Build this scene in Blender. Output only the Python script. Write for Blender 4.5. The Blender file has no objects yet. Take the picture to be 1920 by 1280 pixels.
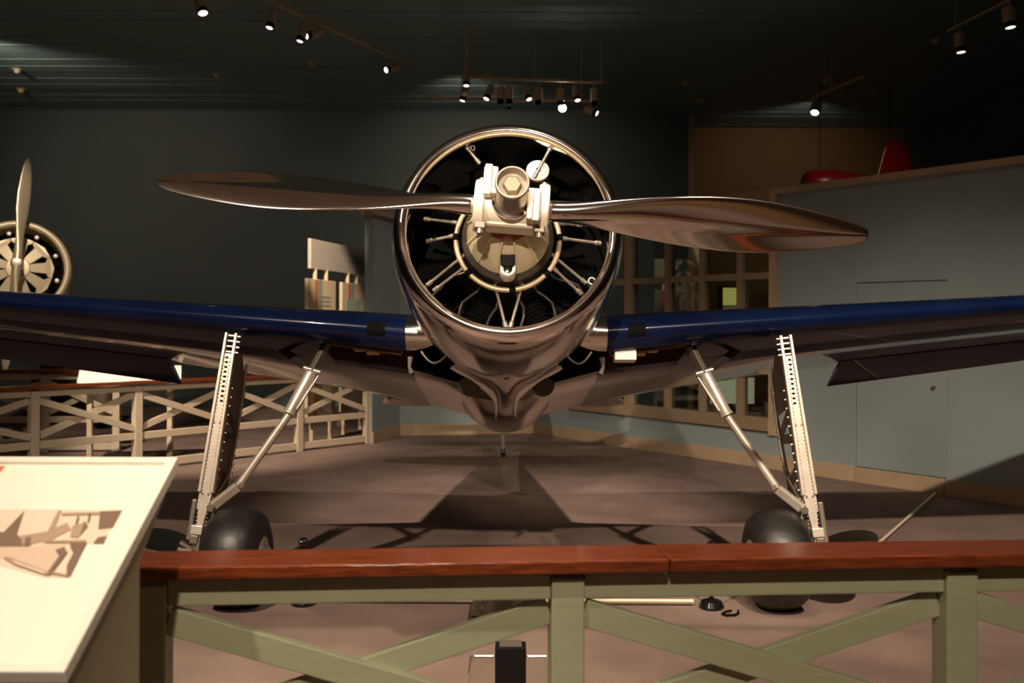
import bpy, bmesh, math, random
from mathutils import Vector, Matrix, Quaternion

random.seed(7)
SC = bpy.context.scene
COL = SC.collection
V = Vector
PI = math.pi

# ------------------------------------------------------------------ camera
EYE = 1.70
cam_d = bpy.data.cameras.new('camera')
cam = bpy.data.objects.new('camera', cam_d)
COL.objects.link(cam)
cam_d.sensor_width = 36.0
cam_d.lens = 36.0 * 1900 / 1920
cam_d.shift_y = -35 / 1920
cam_d.clip_start = 0.05
cam_d.clip_end = 100
cam.location = (0, 0, EYE)
cam.rotation_mode = 'QUATERNION'
cam.rotation_quaternion = Quaternion((1, 0, 0), PI / 2) @ Quaternion((0, 0, 1), math.radians(0.25))
cam_d.dof.use_dof = True
cam_d.dof.focus_distance = 5.0
cam_d.dof.aperture_fstop = 3.2
SC.camera = cam

# ------------------------------------------------------------------ world, exposure
w = bpy.data.worlds.new('world')
SC.world = w
w.use_nodes = True
bg = w.node_tree.nodes['Background']
bg.inputs[0].default_value = (0.9, 0.8, 0.65, 1)
bg.inputs[1].default_value = 0.01
SC.view_settings.view_transform = 'Standard'
SC.view_settings.look = 'None'
SC.view_settings.gamma = 1.0
SC.view_settings.use_curve_mapping = False
SC.view_settings.exposure = 0.36
try:
    SC.cycles.use_denoising = True
    SC.cycles.max_bounces = 8
    SC.cycles.sample_clamp_indirect = 4.0
    SC.cycles.blur_glossy = 0.4
except Exception:
    pass

WARM = (1.0, 0.81, 0.63)


def spot(name, loc, target, power, angle, blend=0.5, radius=0.07, color=WARM):
    d = bpy.data.lights.new(name, 'SPOT')
    d.energy = power
    d.color = color
    d.spot_size = math.radians(angle)
    d.spot_blend = blend
    d.shadow_soft_size = radius
    o = bpy.data.objects.new(name, d)
    COL.objects.link(o)
    o.location = loc
    o.rotation_mode = 'QUATERNION'
    o.rotation_quaternion = (V(target) - V(loc)).to_track_quat('-Z', 'Y')
    return o


# track spots that cast the main shadows, plus added fill spots (all above the frame)
spot('track_and_fill_spot', (-2.6, 1.2, 5.5), (-1.7, 6.6, 0.9), 1450, 56)
spot('track_and_fill_spot', (2.0, 1.0, 5.5), (2.9, 7.8, 0.5), 2500, 46, 1.0)
spot('track_and_fill_spot', (0.15, 7.0, 5.6), (0.0, 9.2, 0.0), 1000, 46, 0.8)
spot('track_and_fill_spot', (-0.6, -5.0, 4.7), (0.0, 5.0, 2.15), 4200, 11, 0.7)
spot('track_and_fill_spot', (-1.9, 0.6, 5.3), (-1.15, 2.2, 1.15), 450, 36, 0.5)
spot('track_and_fill_spot', (-0.1, -1.4, 4.9), (0.2, 2.7, 0.7), 600, 44, 0.8)
spot('track_and_fill_spot', (2.6, 7.6, 5.6), (3.9, 10.8, 1.6), 16, 80, 0.7)
spot('track_and_fill_spot', (-4.8, 8.2, 5.5), (-4.0, 12.4, 0.9), 2000, 36, 0.8)  # added spot that brightens the far railing
spot('track_and_fill_spot', (-5.2, 10.2, 5.5), (-6.9, 14.2, 2.4), 520, 36, 0.6)
spot('track_and_fill_spot', (-1.9, 10.5, 5.4), (-2.85, 14.9, 2.3), 1700, 17, 0.6)  # added to light the information sign
spot('track_and_fill_spot', (0.6, 11.6, 5.6), (-0.5, 15.2, 1.0), 140, 64, 0.8)  # added fill for the rear partition
spot('track_and_fill_spot', (0.5, 3.4, 5.5), (0.2, 4.0, 0.0), 760, 58, 0.8)  # added over the near floor, also lifts the cowling
spot('track_and_fill_spot', (-1.6, 12.2, 5.6), (-1.6, 12.3, 0.0), 150, 44, 0.7)  # added to lift the far floor behind the wing
# added fill spots over the visitors' side, the airplane and the back
spot('fill_spot', (-6.0, -3.0, 5.6), (-6.0, -3.6, 0), 600, 95, 0.6, 0.15)
spot('fill_spot', (3.0, -3.5, 5.6), (3.0, -4.2, 0), 600, 95, 0.6, 0.15)
spot('fill_spot', (-4.4, 9.6, 5.6), (-4.2, 10.8, 0), 30, 100, 0.8, 0.2)
spot('fill_spot', (1.2, 11.2, 5.6), (1.4, 12.0, 0), 40, 80, 0.8, 0.2)
spot('back_fill_spot', (-8.0, 14.5, 5.6), (-7.0, 20.0, 2.6), 190, 110, 0.9, 0.1)  # added fill, lifts the back wall and ceiling
spot('back_fill_spot', (-1.0, 16.6, 5.6), (-0.5, 20.0, 3.2), 115, 120, 0.9, 0.1)
spot('back_fill_spot', (5.6, 18.6, 5.6), (5.6, 21.5, 4.2), 25, 120, 0.9, 0.1)
spot('back_fill_spot', (5.0, 15.0, 5.6), (5.9, 17.5, 4.0), 32, 50, 0.8, 0.1)  # added fill aimed at the red airplane

# ------------------------------------------------------------------ materials
M = {}


def principled(name, base, rough=0.5, metal=0.0, **kw):
    m = bpy.data.materials.new(name)
    m.use_nodes = True
    nt = m.node_tree
    b = nt.nodes['Principled BSDF']
    b.inputs['Base Color'].default_value = (*base, 1)
    b.inputs['Roughness'].default_value = rough
    b.inputs['Metallic'].default_value = metal
    for k, v in kw.items():
        b.inputs[k].default_value = v
    M[name] = m
    return m, nt, b


def noise_mix(m, c1, c2, scale=8.0, detail=4.0, stretch=(1, 1, 1), bump=0.0, bscale=None, rough=None):
    nt = m.node_tree
    b = nt.nodes['Principled BSDF']
    tc = nt.nodes.new('ShaderNodeTexCoord')
    mp = nt.nodes.new('ShaderNodeMapping')
    mp.inputs['Scale'].default_value = stretch
    nt.links.new(tc.outputs['Object'], mp.inputs['Vector'])
    n = nt.nodes.new('ShaderNodeTexNoise')
    n.inputs['Scale'].default_value = scale
    n.inputs['Detail'].default_value = detail
    nt.links.new(mp.outputs['Vector'], n.inputs['Vector'])
    r = nt.nodes.new('ShaderNodeValToRGB')
    r.color_ramp.elements[0].position = 0.32
    r.color_ramp.elements[1].position = 0.68
    r.color_ramp.elements[0].color = (*c1, 1)
    r.color_ramp.elements[1].color = (*c2, 1)
    nt.links.new(n.outputs['Fac'], r.inputs['Fac'])
    nt.links.new(r.outputs['Color'], b.inputs['Base Color'])
    if rough:
        mr = nt.nodes.new('ShaderNodeMapRange')
        mr.inputs['To Min'].default_value = rough[0]
        mr.inputs['To Max'].default_value = rough[1]
        nt.links.new(n.outputs['Fac'], mr.inputs['Value'])
        nt.links.new(mr.outputs['Result'], b.inputs['Roughness'])
    if bump:
        n2 = nt.nodes.new('ShaderNodeTexNoise')
        n2.inputs['Scale'].default_value = bscale or scale * 4
        n2.inputs['Detail'].default_value = 3
        nt.links.new(mp.outputs['Vector'], n2.inputs['Vector'])
        bp = nt.nodes.new('ShaderNodeBump')
        bp.inputs['Strength'].default_value = bump
        bp.inputs['Distance'].default_value = 0.01
        nt.links.new(n2.outputs['Fac'], bp.inputs['Height'])
        nt.links.new(bp.outputs['Normal'], b.inputs['Normal'])
    return m


def emission(name, col, strength):
    m = bpy.data.materials.new(name)
    m.use_nodes = True
    nt = m.node_tree
    b = nt.nodes['Principled BSDF']
    b.inputs['Base Color'].default_value = (*col, 1)
    b.inputs['Emission Color'].default_value = (*col, 1)
    b.inputs['Emission Strength'].default_value = strength
    M[name] = m
    return m


m, _, _ = principled('polished', (0.86, 0.80, 0.75), 0.12, 1.0)
noise_mix(m, (0.84, 0.78, 0.73), (0.88, 0.83, 0.79), 5, rough=(0.09, 0.16))
m, _, _ = principled('skin_metal', (0.80, 0.74, 0.69), 0.2, 1.0)
noise_mix(m, (0.74, 0.68, 0.63), (0.82, 0.76, 0.71), 6, rough=(0.14, 0.26))
m, _, _ = principled('prop_metal', (0.80, 0.74, 0.70), 0.1, 1.0)
noise_mix(m, (0.76, 0.70, 0.66), (0.82, 0.77, 0.73), 4, rough=(0.06, 0.14), stretch=(0.4, 2, 2))
m, _, _ = principled('hub_metal', (0.80, 0.70, 0.56), 0.4, 0.3)
noise_mix(m, (0.80, 0.70, 0.54), (0.88, 0.78, 0.63), 10)
m, _, _ = principled('gear_metal', (0.72, 0.64, 0.54), 0.38, 0.6)
noise_mix(m, (0.64, 0.57, 0.47), (0.76, 0.68, 0.58), 14)
principled('dark_metal', (0.24, 0.20, 0.16), 0.42, 0.7)
principled('dome_grey', (0.40, 0.35, 0.28), 0.32, 0.7)
principled('nut_brown', (0.30, 0.23, 0.15), 0.4, 0.6)
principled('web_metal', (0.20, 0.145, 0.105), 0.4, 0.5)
principled('bright_metal', (0.82, 0.76, 0.66), 0.28, 0.9)
m, _, _ = principled('blue_paint', (0.004, 0.010, 0.048), 0.25, 0.0, **{'Coat Weight': 0.9, 'Coat Roughness': 0.05, 'Coat IOR': 1.32, 'Specular IOR Level': 0.08})
noise_mix(m, (0.0026, 0.0068, 0.030), (0.0036, 0.009, 0.038), 3)
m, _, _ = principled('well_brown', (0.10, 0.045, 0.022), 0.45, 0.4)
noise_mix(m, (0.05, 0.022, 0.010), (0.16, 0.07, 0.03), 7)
principled('brass', (0.62, 0.40, 0.16), 0.35, 0.9)
principled('black', (0.003, 0.003, 0.003), 0.7, 0.0, **{'Specular IOR Level': 0.05})
principled('black_gloss', (0.008, 0.008, 0.009), 0.15)
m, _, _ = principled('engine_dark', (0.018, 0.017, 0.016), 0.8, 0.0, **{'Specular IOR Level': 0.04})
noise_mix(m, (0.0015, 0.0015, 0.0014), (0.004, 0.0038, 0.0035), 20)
m, _, _ = principled('case_olive', (0.50, 0.42, 0.27), 0.4, 0.25)
noise_mix(m, (0.54, 0.45, 0.28), (0.64, 0.54, 0.36), 12)
principled('case_dark', (0.07, 0.06, 0.045), 0.4, 0.6)
principled('tan_tube', (0.50, 0.36, 0.22), 0.4, 0.4)
principled('disc_cream', (0.85, 0.80, 0.68), 0.5)
m, _, _ = principled('rubber', (0.016, 0.015, 0.013), 0.42)
noise_mix(m, (0.012, 0.011, 0.010), (0.024, 0.022, 0.019), 9, bump=0.1, bscale=60)
m, _, _ = principled('carpet', (0.20, 0.145, 0.12), 0.95)
noise_mix(m, (0.172, 0.114, 0.092), (0.238, 0.164, 0.135), 2.2, 6, bump=0.5, bscale=160)
m, _, _ = principled('ceiling_teal', (0.05, 0.065, 0.062), 0.6)
noise_mix(m, (0.19, 0.29, 0.29), (0.235, 0.35, 0.35), 1.5)
m, _, _ = principled('ceiling_pale', (0.5, 0.4, 0.3), 0.6)
noise_mix(m, (0.70, 0.62, 0.52), (0.76, 0.68, 0.58), 1.5)
principled('ceiling_gap', (0.012, 0.015, 0.014), 0.8)
m, _, _ = principled('wall_teal', (0.075, 0.088, 0.083), 0.7)
noise_mix(m, (0.078, 0.100, 0.093), (0.094, 0.118, 0.110), 0.8)
m, _, _ = principled('partition_blue', (0.23, 0.30, 0.33), 0.32)
noise_mix(m, (0.255, 0.305, 0.31), (0.285, 0.338, 0.342), 1.2, bump=0.06, bscale=6)
m, _, _ = principled('tan_trim', (0.52, 0.40, 0.26), 0.5)
noise_mix(m, (0.40, 0.29, 0.18), (0.47, 0.345, 0.22), 4)
principled('tan_wall', (0.27, 0.155, 0.06), 0.8)
principled('olive_wall', (0.16, 0.14, 0.075), 0.8)
principled('frame_tan', (0.27, 0.195, 0.122), 0.5)
m, _, _ = principled('rail_paint', (0.36, 0.34, 0.20), 0.5)
noise_mix(m, (0.335, 0.355, 0.225), (0.370, 0.390, 0.250), 3, stretch=(1, 1, 6), bump=0.08, bscale=12)
m, _, _ = principled('far_rail_paint', (0.56, 0.46, 0.33), 0.5)
noise_mix(m, (0.54, 0.44, 0.315), (0.58, 0.48, 0.35), 3)
m, _, _ = principled('cap_wood', (0.20, 0.06, 0.022), 0.22, 0.0, **{'Coat Weight': 0.6, 'Coat Roughness': 0.12})
noise_mix(m, (0.105, 0.020, 0.006), (0.24, 0.052, 0.014), 6, 8, stretch=(1.2, 22, 22), bump=0.08, bscale=10)
principled('panel_cream', (0.90, 0.88, 0.74), 0.5)
principled('panel_frame', (0.88, 0.84, 0.72), 0.45)
m, _, _ = principled('panel_side', (0.34, 0.28, 0.17), 0.55)
principled('print_light', (0.80, 0.66, 0.52), 0.5)
principled('print_pale', (0.70, 0.54, 0.40), 0.5)
principled('print_mid', (0.44, 0.32, 0.22), 0.5)
principled('print_dark', (0.22, 0.145, 0.095), 0.5)
principled('print_red', (0.75, 0.16, 0.10), 0.5)
principled('print_text', (0.72, 0.58, 0.46), 0.5)
principled('sign_white', (0.50, 0.44, 0.36), 0.5)
principled('sign_cream', (0.66, 0.52, 0.34), 0.5)
principled('sign_orange', (0.55, 0.16, 0.05), 0.5)
principled('sign_grey', (0.33, 0.30, 0.24), 0.5)
principled('sign_green', (0.36, 0.40, 0.30), 0.5)
principled('lamp_beige', (0.62, 0.50, 0.34), 0.5)
principled('red_paint', (0.32, 0.012, 0.012), 0.3)
principled('silver_plane', (0.70, 0.60, 0.42), 0.35, 0.5)
principled('cream_cowl', (0.78, 0.66, 0.44), 0.35, 0.2)
principled('yellow_paint', (0.55, 0.33, 0.03), 0.4)
principled('white_rod', (0.75, 0.66, 0.48), 0.5)
principled('skirting_dark', (0.05, 0.04, 0.03), 0.7)
emission('lamp_on', (1.0, 0.80, 0.62), 2.5)
emission('lamp_glare', (1.0, 0.82, 0.66), 60)
emission('yellow_reflect_glow', (0.50, 0.46, 0.11), 0.38)  # this and the next two glow in place of window reflections
emission('tan_reflect_glow', (0.45, 0.28, 0.12), 0.12)
emission('pale_reflect_glow', (0.50, 0.50, 0.30), 0.28)
m, nt, b = principled('window_glass', (0.85, 0.95, 0.92), 0.0, 0.0, **{'Transmission Weight': 1.0, 'IOR': 1.5})
m, nt, b = principled('acrylic', (0.9, 0.92, 0.9), 0.03, 0.0, **{'Transmission Weight': 1.0, 'IOR': 1.4})


# ------------------------------------------------------------------ mesh helpers
WL = {}


class MB:
    def __init__(s):
        s.v = []; s.f = []; s.mi = []; s.mats = []

    def add(s, vs, fs, mi=0):
        o = len(s.v)
        s.v += [V(p) for p in vs]
        s.f += [tuple(i + o for i in f) for f in fs]
        s.mi += [mi] * len(fs)
        return s

    def box(s, c, size, R=None, mi=0):
        c = V(c); hx, hy, hz = size[0] / 2, size[1] / 2, size[2] / 2
        pts = []
        for dz in (-hz, hz):
            for dx, dy in ((-hx, -hy), (hx, -hy), (hx, hy), (-hx, hy)):
                p = V((dx, dy, dz))
                if R is not None:
                    p = R @ p
                pts.append(c + p)
        return s.add(pts, [(3, 2, 1, 0), (4, 5, 6, 7), (0, 1, 5, 4), (1, 2, 6, 5), (2, 3, 7, 6), (3, 0, 4, 7)], mi)

    def bar(s, a, b, wd, h, up=(0, 0, 1), mi=0):
        """box from a to b, wd across, h along up"""
        a, b = V(a), V(b)
        d = (b - a).normalized()
        sx = d.cross(V(up)).normalized()
        u = sx.cross(d).normalized()
        pts = []
        for p in (a, b):
            for i, j in ((-1, -1), (1, -1), (1, 1), (-1, 1)):
                pts.append(p + sx * (i * wd / 2) + u * (j * h / 2))
        return s.add(pts, [(3, 2, 1, 0), (4, 5, 6, 7), (0, 1, 5, 4), (1, 2, 6, 5), (2, 3, 7, 6), (3, 0, 4, 7)], mi)

    def cyl(s, a, b, r1, r2=None, n=16, mi=0):
        return s.lathe([(0, 0), (r1, 0), (r1 if r2 is None else r2, 1), (0, 1)], n, a, V(b) - V(a), True, mi)

    def lathe(s, prof, n, origin, axis, scaled=False, mi=0, closed=False):
        """revolve (radius, t) around axis; t along the axis (fraction of its length if scaled)"""
        o = V(origin); L = V(axis).length; ax = V(axis).normalized()
        ref = V((0, 0, 1)) if abs(ax.z) < 0.9 else V((1, 0, 0))
        e1 = ax.cross(ref).normalized(); e2 = ax.cross(e1).normalized()
        rings = []
        vs = []
        for r, t in prof:
            c = o + ax * (t * L if scaled else t)
            if r < 1e-6:
                rings.append([len(vs)]); vs.append(c)
            else:
                rings.append(list(range(len(vs), len(vs) + n)))
                for k in range(n):
                    a = 2 * PI * k / n
                    vs.append(c + (e1 * math.cos(a) + e2 * math.sin(a)) * r)
        fs = []
        pairs = list(zip(rings, rings[1:]))
        if closed:
            pairs.append((rings[-1], rings[0]))
        for A, B in pairs:
            if len(A) == 1 and len(B) == 1:
                continue
            for k in range(n):
                k2 = (k + 1) % n
                if len(A) == 1:
                    fs.append((A[0], B[k2], B[k]))
                elif len(B) == 1:
                    fs.append((A[k], A[k2], B[0]))
                else:
                    fs.append((A[k], A[k2], B[k2], B[k]))
        return s.add(vs, fs, mi)

    def tube(s, pts, r, n=8, closed=False, mi=0):
        pts = [V(p) for p in pts]
        rs = r if isinstance(r, (list, tuple)) else [r] * len(pts)
        N = len(pts)
        vs, fs = [], []
        prev = None
        for i, p in enumerate(pts):
            if closed:
                d = pts[(i + 1) % N] - pts[i - 1]
            else:
                d = pts[min(i + 1, N - 1)] - pts[max(i - 1, 0)]
            d.normalize()
            if prev is None:
                ref = V((0, 0, 1)) if abs(d.z) < 0.9 else V((1, 0, 0))
                e1 = d.cross(ref).normalized()
            else:
                e1 = (prev - d * prev.dot(d)).normalized()
            prev = e1
            e2 = d.cross(e1)
            for k in range(n):
                a = 2 * PI * k / n
                vs.append(p + (e1 * math.cos(a) + e2 * math.sin(a)) * rs[i])
        for i in range(N if closed else N - 1):
            j = (i + 1) % N
            for k in range(n):
                k2 = (k + 1) % n
                fs.append((i * n + k, i * n + k2, j * n + k2, j * n + k))
        if not closed:
            fs.append(tuple(range(n - 1, -1, -1)))
            fs.append(tuple(range((N - 1) * n, N * n)))
        return s.add(vs, fs, mi)

    def loft(s, rings, caps=True, wrap=True, mi=0, skip=None):
        n = len(rings[0])
        vs = [p for r in rings for p in r]
        fs = []
        for i in range(len(rings) - 1):
            for k in range(n if wrap else n - 1):
                if skip and skip(i, k):
                    continue
                k2 = (k + 1) % n
                fs.append((i * n + k, i * n + k2, (i + 1) * n + k2, (i + 1) * n + k))
        if caps:
            fs.append(tuple(range(n - 1, -1, -1)))
            b0 = (len(rings) - 1) * n
            fs.append(tuple(range(b0, b0 + n)))
        return s.add(vs, fs, mi)

    def prism(s, poly, off, mi=0):
        n = len(poly)
        off = V(off)
        p = [V(q) for q in poly]
        vs = p + [q + off for q in p]
        fs = [tuple(range(n - 1, -1, -1)), tuple(range(n, 2 * n))]
        for k in range(n):
            k2 = (k + 1) % n
            fs.append((k, k2, n + k2, n + k))
        return s.add(vs, fs, mi)

    def sphere(s, c, r, n=12, squash=(1, 1, 1), mi=0):
        m_ = n // 2
        vs, fs, rings = [], [], []
        for i in range(m_ + 1):
            th = PI * i / m_
            if i in (0, m_):
                rings.append([len(vs)]); vs.append(V(c) + V((0, 0, math.cos(th) * r * squash[2])))
            else:
                rings.append(list(range(len(vs), len(vs) + n)))
                for k in range(n):
                    a = 2 * PI * k / n
                    vs.append(V(c) + V((math.sin(th) * math.cos(a) * r * squash[0], math.sin(th) * math.sin(a) * r * squash[1], math.cos(th) * r * squash[2])))
        for A, B in zip(rings, rings[1:]):
            for k in range(n):
                k2 = (k + 1) % n
                if len(A) == 1:
                    fs.append((A[0], B[k], B[k2]))
                elif len(B) == 1:
                    fs.append((A[k], B[0], A[k2]))
                else:
                    fs.append((A[k], B[k], B[k2], A[k2]))
        return s.add(vs, fs, mi)

    def build(s, name, mat, parent=None, smooth=None, bevel=0.0, label=None, kind=None, base=False):
        lo = V((min(p.x for p in s.v), min(p.y for p in s.v), min(p.z for p in s.v)))
        hi = V((max(p.x for p in s.v), max(p.y for p in s.v), max(p.z for p in s.v)))
        c = (lo + hi) / 2
        if base:
            c.z = lo.z
        me = bpy.data.meshes.new(name)
        me.from_pydata([tuple(p - c) for p in s.v], [], s.f)
        bm = bmesh.new(); bm.from_mesh(me)
        bmesh.ops.recalc_face_normals(bm, faces=bm.faces)
        bm.to_mesh(me); bm.free()
        mats = mat if isinstance(mat, (list, tuple)) else [mat]
        for mm in mats:
            me.materials.append(M[mm])
        if len(mats) > 1:
            me.polygons.foreach_set('material_index', s.mi)
        if smooth:
            me.polygons.foreach_set('use_smooth', [True] * len(me.polygons))
            me.set_sharp_from_angle(angle=math.radians(smooth))
        me.update()
        o = bpy.data.objects.new(name, me)
        COL.objects.link(o)
        if parent is not None:
            o.parent = parent
            o.location = c - WL[parent.name]
        else:
            o.location = c
        WL[o.name] = c.copy()
        if bevel:
            bv = o.modifiers.new('bevel', 'BEVEL')
            bv.width = bevel; bv.segments = 2; bv.limit_method = 'ANGLE'
        if label:
            o['label'] = label
        if kind:
            o['kind'] = kind
        return o


def thing(name, loc, label, cat, group=None):
    o = bpy.data.objects.new(name, None)
    COL.objects.link(o)
    o.empty_display_size = 0.1
    o.location = loc
    WL[o.name] = V(loc)
    tag(o, label, cat, group)
    return o


def tag(o, label, cat, group=None):
    o['label'] = label
    o['category'] = cat
    if group:
        o['group'] = group
    return o


def struct(o):
    o['kind'] = 'structure'
    return o


def piece(src, loc, parent):
    """another copy of a piece, sharing its mesh"""
    c = src.copy()
    COL.objects.link(c)
    c.parent = parent
    c.location = V(loc) - (WL[parent.name] if parent else V((0, 0, 0)))
    return c


# ------------------------------------------------------------------ the hall
CEIL = 5.86
X0, X1, Y0, Y1 = -13.0, 8.3, -7.0, 20.0
fl = MB().box(((X0 + X1) / 2, (Y0 + 22) / 2, -0.05), (X1 - X0, 22 - Y0, 0.1)).build('floor', 'carpet')
struct(fl)
# ceiling: long narrow metal boards with open joints under a dark deck
ce = struct(MB().box(((X0 + X1) / 2, (Y0 + 22) / 2, CEIL + 0.12), (X1 - X0 + .2, 22 - Y0, 0.1)).build('ceiling', 'ceiling_gap'))
PITCH = 0.42
nb = int((22 - Y0) / PITCH)
b0 = MB().box(((X0 + X1) / 2, Y0 + PITCH / 2, CEIL + 0.035), (X1 - X0, PITCH - 0.025, 0.07)).build('board', 'ceiling_teal', ce, bevel=0.006)
b0.data.materials[0] = M['ceiling_pale']      # over the visitors' side the boards are pale
b1 = None
for i in range(1, nb):
    y_ = Y0 + PITCH * (i + .5)
    if y_ > 5.2 and b1 is None:
        b1 = MB().box(((X0 + X1) / 2, y_, CEIL + 0.035), (X1 - X0, PITCH - 0.025, 0.07)).build('board', 'ceiling_teal', ce, bevel=0.006)
        continue
    piece(b1 or b0, ((X0 + X1) / 2, Y0 + PITCH * (i + .5), CEIL + 0.035 - 0.004 * (i % 3)), ce)
XN = 3.47
struct(MB().box(((X0 + XN) / 2, Y1 + 0.1, CEIL / 2), (XN - X0, 0.2, CEIL)).build('wall_back', 'wall_teal'))
struct(MB().box(((XN + X1) / 2, 21.6, CEIL / 2), (X1 - XN, 0.2, CEIL)).build('wall_niche', 'tan_wall'))
for px_ in (5.95, 6.12):
    MB().box((px_, 21.48, 2.2), (0.05, 0.05, 4.4)).build('pilaster_strip', 'tan_wall', bpy.data.objects['wall_niche'])
struct(MB().box((XN + 0.06, 20.75, CEIL / 2), (0.12, 1.5, CEIL)).build('wall_niche_side', 'tan_trim'))
struct(MB().box((X1 + 0.1, 7.5, CEIL / 2), (0.2, 29, CEIL)).build('wall_right', 'wall_teal'))
struct(MB().box((X0 - 0.1, 6.5, CEIL / 2), (0.2, 27, CEIL)).build('wall_left', 'wall_teal'))
struct(MB().box(((X0 + X1) / 2, Y0 - 0.1, CEIL / 2), (X1 - X0, 0.2, CEIL)).build('wall_front', 'tan_wall'))

# ---- partition walls around the rear of the airplane
A_ = V((0.33, 15.62, 0)); D_ = V((0.587, -0.8096, 0)).normalized(); N_ = V((-D_.y, D_.x, 0))  # N_ points away from the hall
if N_.y < 0:
    N_ = -N_
PH = 3.21


def wp(t, z, off=0.0):
    return A_ + D_ * t + N_ * off + V((0, 0, z))


def wbox(mb, t0, t1, z0, z1, o0, o1):
    pts = [wp(t0, z0, o0), wp(t1, z0, o0), wp(t1, z0, o1), wp(t0, z0, o1)]
    return mb.prism(pts, (0, 0, z1 - z0))


def tofy(y):
    return (15.62 - y) / 0.8096


TW0, TW1 = tofy(14.86), tofy(11.80)      # window span along the wall
TD0, TD1 = tofy(10.94), tofy(10.10)      # door
TE_ = tofy(6.2)
pw = MB()
wbox(pw, 0, TW0, 0, PH, 0, 0.12)
pw = pw.build('wall_partition', 'partition_blue'); struct(pw)
q = MB(); wbox(q, TW0, TW1, 0, 0.46, 0, 0.12); q.build('lower_panel', 'partition_blue', pw)
q = MB(); wbox(q, TW1, TD0 - 0.006, 0, PH, 0, 0.12); q.build('wall_panel', 'partition_blue', pw)
q = MB(); wbox(q, TD0 - 0.006, TD1 + 0.006, 2.15, PH, 0, 0.12); q.build('wall_panel', 'partition_blue', pw)
q = MB(); wbox(q, TD1 + 0.006, TE_, 0, PH, 0, 0.12); q.build('wall_panel', 'partition_blue', pw)
q = MB(); wbox(q, TW1 - 0.0, TE_, PH, PH + 0.07, -0.05, 0.17); q.build('top_trim', 'tan_trim', pw)
q = MB(); wbox(q, TW1 - 0.10, TW1, 0.4, PH + 0.07, -0.05, 0.17); q.build('corner_trim', 'tan_trim', pw)
# baseboards, butted in lengths
ba = None
for k, (a, b) in enumerate(((0.0, 2.35), (2.356, 4.2), (4.206, TD0 - 0.012), (TD0 - 0.004, TD1 - 0.004), (TD1 + 0.004, 8.4), (8.41, TE_))):
    q = MB(); wbox(q, a, b, 0, 0.165, -0.022, 0)
    if ba is None:
        ba = struct(q.build('baseboard_right', 'tan_trim', bevel=0.004))
    else:
        q.build('board', 'tan_trim', ba, bevel=0.004)
# concealed door
q = MB(); wbox(q, TD0, TD1, 0.17, 2.14, 0.004, 0.05)
d1 = struct(q.build('door_1', 'partition_blue', bevel=0.003))
q = MB(); q.cyl(wp(TD1 - 0.13, 1.07, 0.004), wp(TD1 - 0.13, 1.07, -0.03), 0.018, n=14); q.build('door_knob', 'dark_metal', d1, smooth=40)
q = MB(); wbox(q, TD0 - .006, TD1 + .006, 0.0, 2.15, 0.07, 0.11); q.build('door_backing', 'black', d1)
# window with mullions and panes
fr = MB(); wbox(fr, TW0, TW1 - 0.10, 0.44, 0.60, -0.06, 0.15)
w1 = struct(fr.build('window_1', 'frame_tan', bevel=0.006)); w1['label'] = 'tan painted window sill and frame of the glazed partition'
q = MB(); wbox(q, TW0, TW1 - 0.1, PH - 0.05, PH + 0.07, -0.05, 0.15); q.build('window_head', 'frame_tan', w1, bevel=0.004)
cols = [tofy(14.86), tofy(14.36), tofy(13.86), tofy(13.26), tofy(12.76), tofy(12.26), TW1 - 0.05]
rows = [0.60, 1.43, 2.27, PH - 0.05]
for i, t in enumerate(cols[:-1]):
    wd = 0.075 if i == 2 else 0.045
    q = MB(); wbox(q, t - wd, t + wd, 0.60, PH - 0.05, -0.03, 0.09); q.build('mullion', 'frame_tan', w1, bevel=0.004)
for z in rows[1:-1]:
    for i in range(6):
        t0 = cols[i] + (0.075 if i == 2 else 0.045); t1 = cols[i + 1] - (0.075 if i + 1 == 2 else 0.045)
        q = MB(); wbox(q, t0, t1, z - 0.04, z + 0.04, -0.015, 0.07); q.build('glazing_bar', 'frame_tan', w1)
for i in range(6):
    for j in range(3):
        t0 = cols[i] + (0.075 if i == 2 else 0.045); t1 = cols[i + 1] - (0.075 if i + 1 == 2 else 0.045)
        z0 = rows[j] + (0.04 if j else 0); z1 = rows[j + 1] - (0.04 if j < 2 else 0)
        q = MB(); wbox(q, t0, t1, z0, z1, 0.03, 0.036); q.build('window_pane', 'window_glass', w1)

# rear and left partition
lp = MB()
lp.prism([(-1.68, 15.2, 0), (0.33, 15.62, 0), (0.33, 15.76, 0), (-1.72, 15.33, 0)], (0, 0, PH))
lp = struct(lp.build('wall_partition_rear', 'partition_blue'))
q = MB(); q.prism([(-1.955, 14.2, 0), (-1.68, 15.2, 0), (-1.72, 15.33, 0), (-2.07, 14.23, 0)], (0, 0, PH))
q.build('return_panel', 'partition_blue', lp)
q = MB(); q.prism([(-1.91, 14.12, PH), (-1.60, 15.14, PH), (0.33, 15.56, PH), (0.33, 15.80, PH), (-1.76, 15.38, PH), (-2.12, 14.2, PH)], (0, 0, 0.07))
q.build('top_trim', 'tan_trim', lp)
bl = MB().prism([(-1.935, 14.19, 0), (-1.665, 15.185, 0), (-1.69, 15.2, 0), (-1.965, 14.2, 0)], (0, 0, 0.165)).build('baseboard_left', 'tan_trim')
struct(bl)
MB().prism([(-1.67, 15.18, 0), (0.31, 15.60, 0), (0.33, 15.62, 0), (-1.68, 15.2, 0)], (0, 0, 0.165)).build('board', 'tan_trim', bl)

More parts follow.
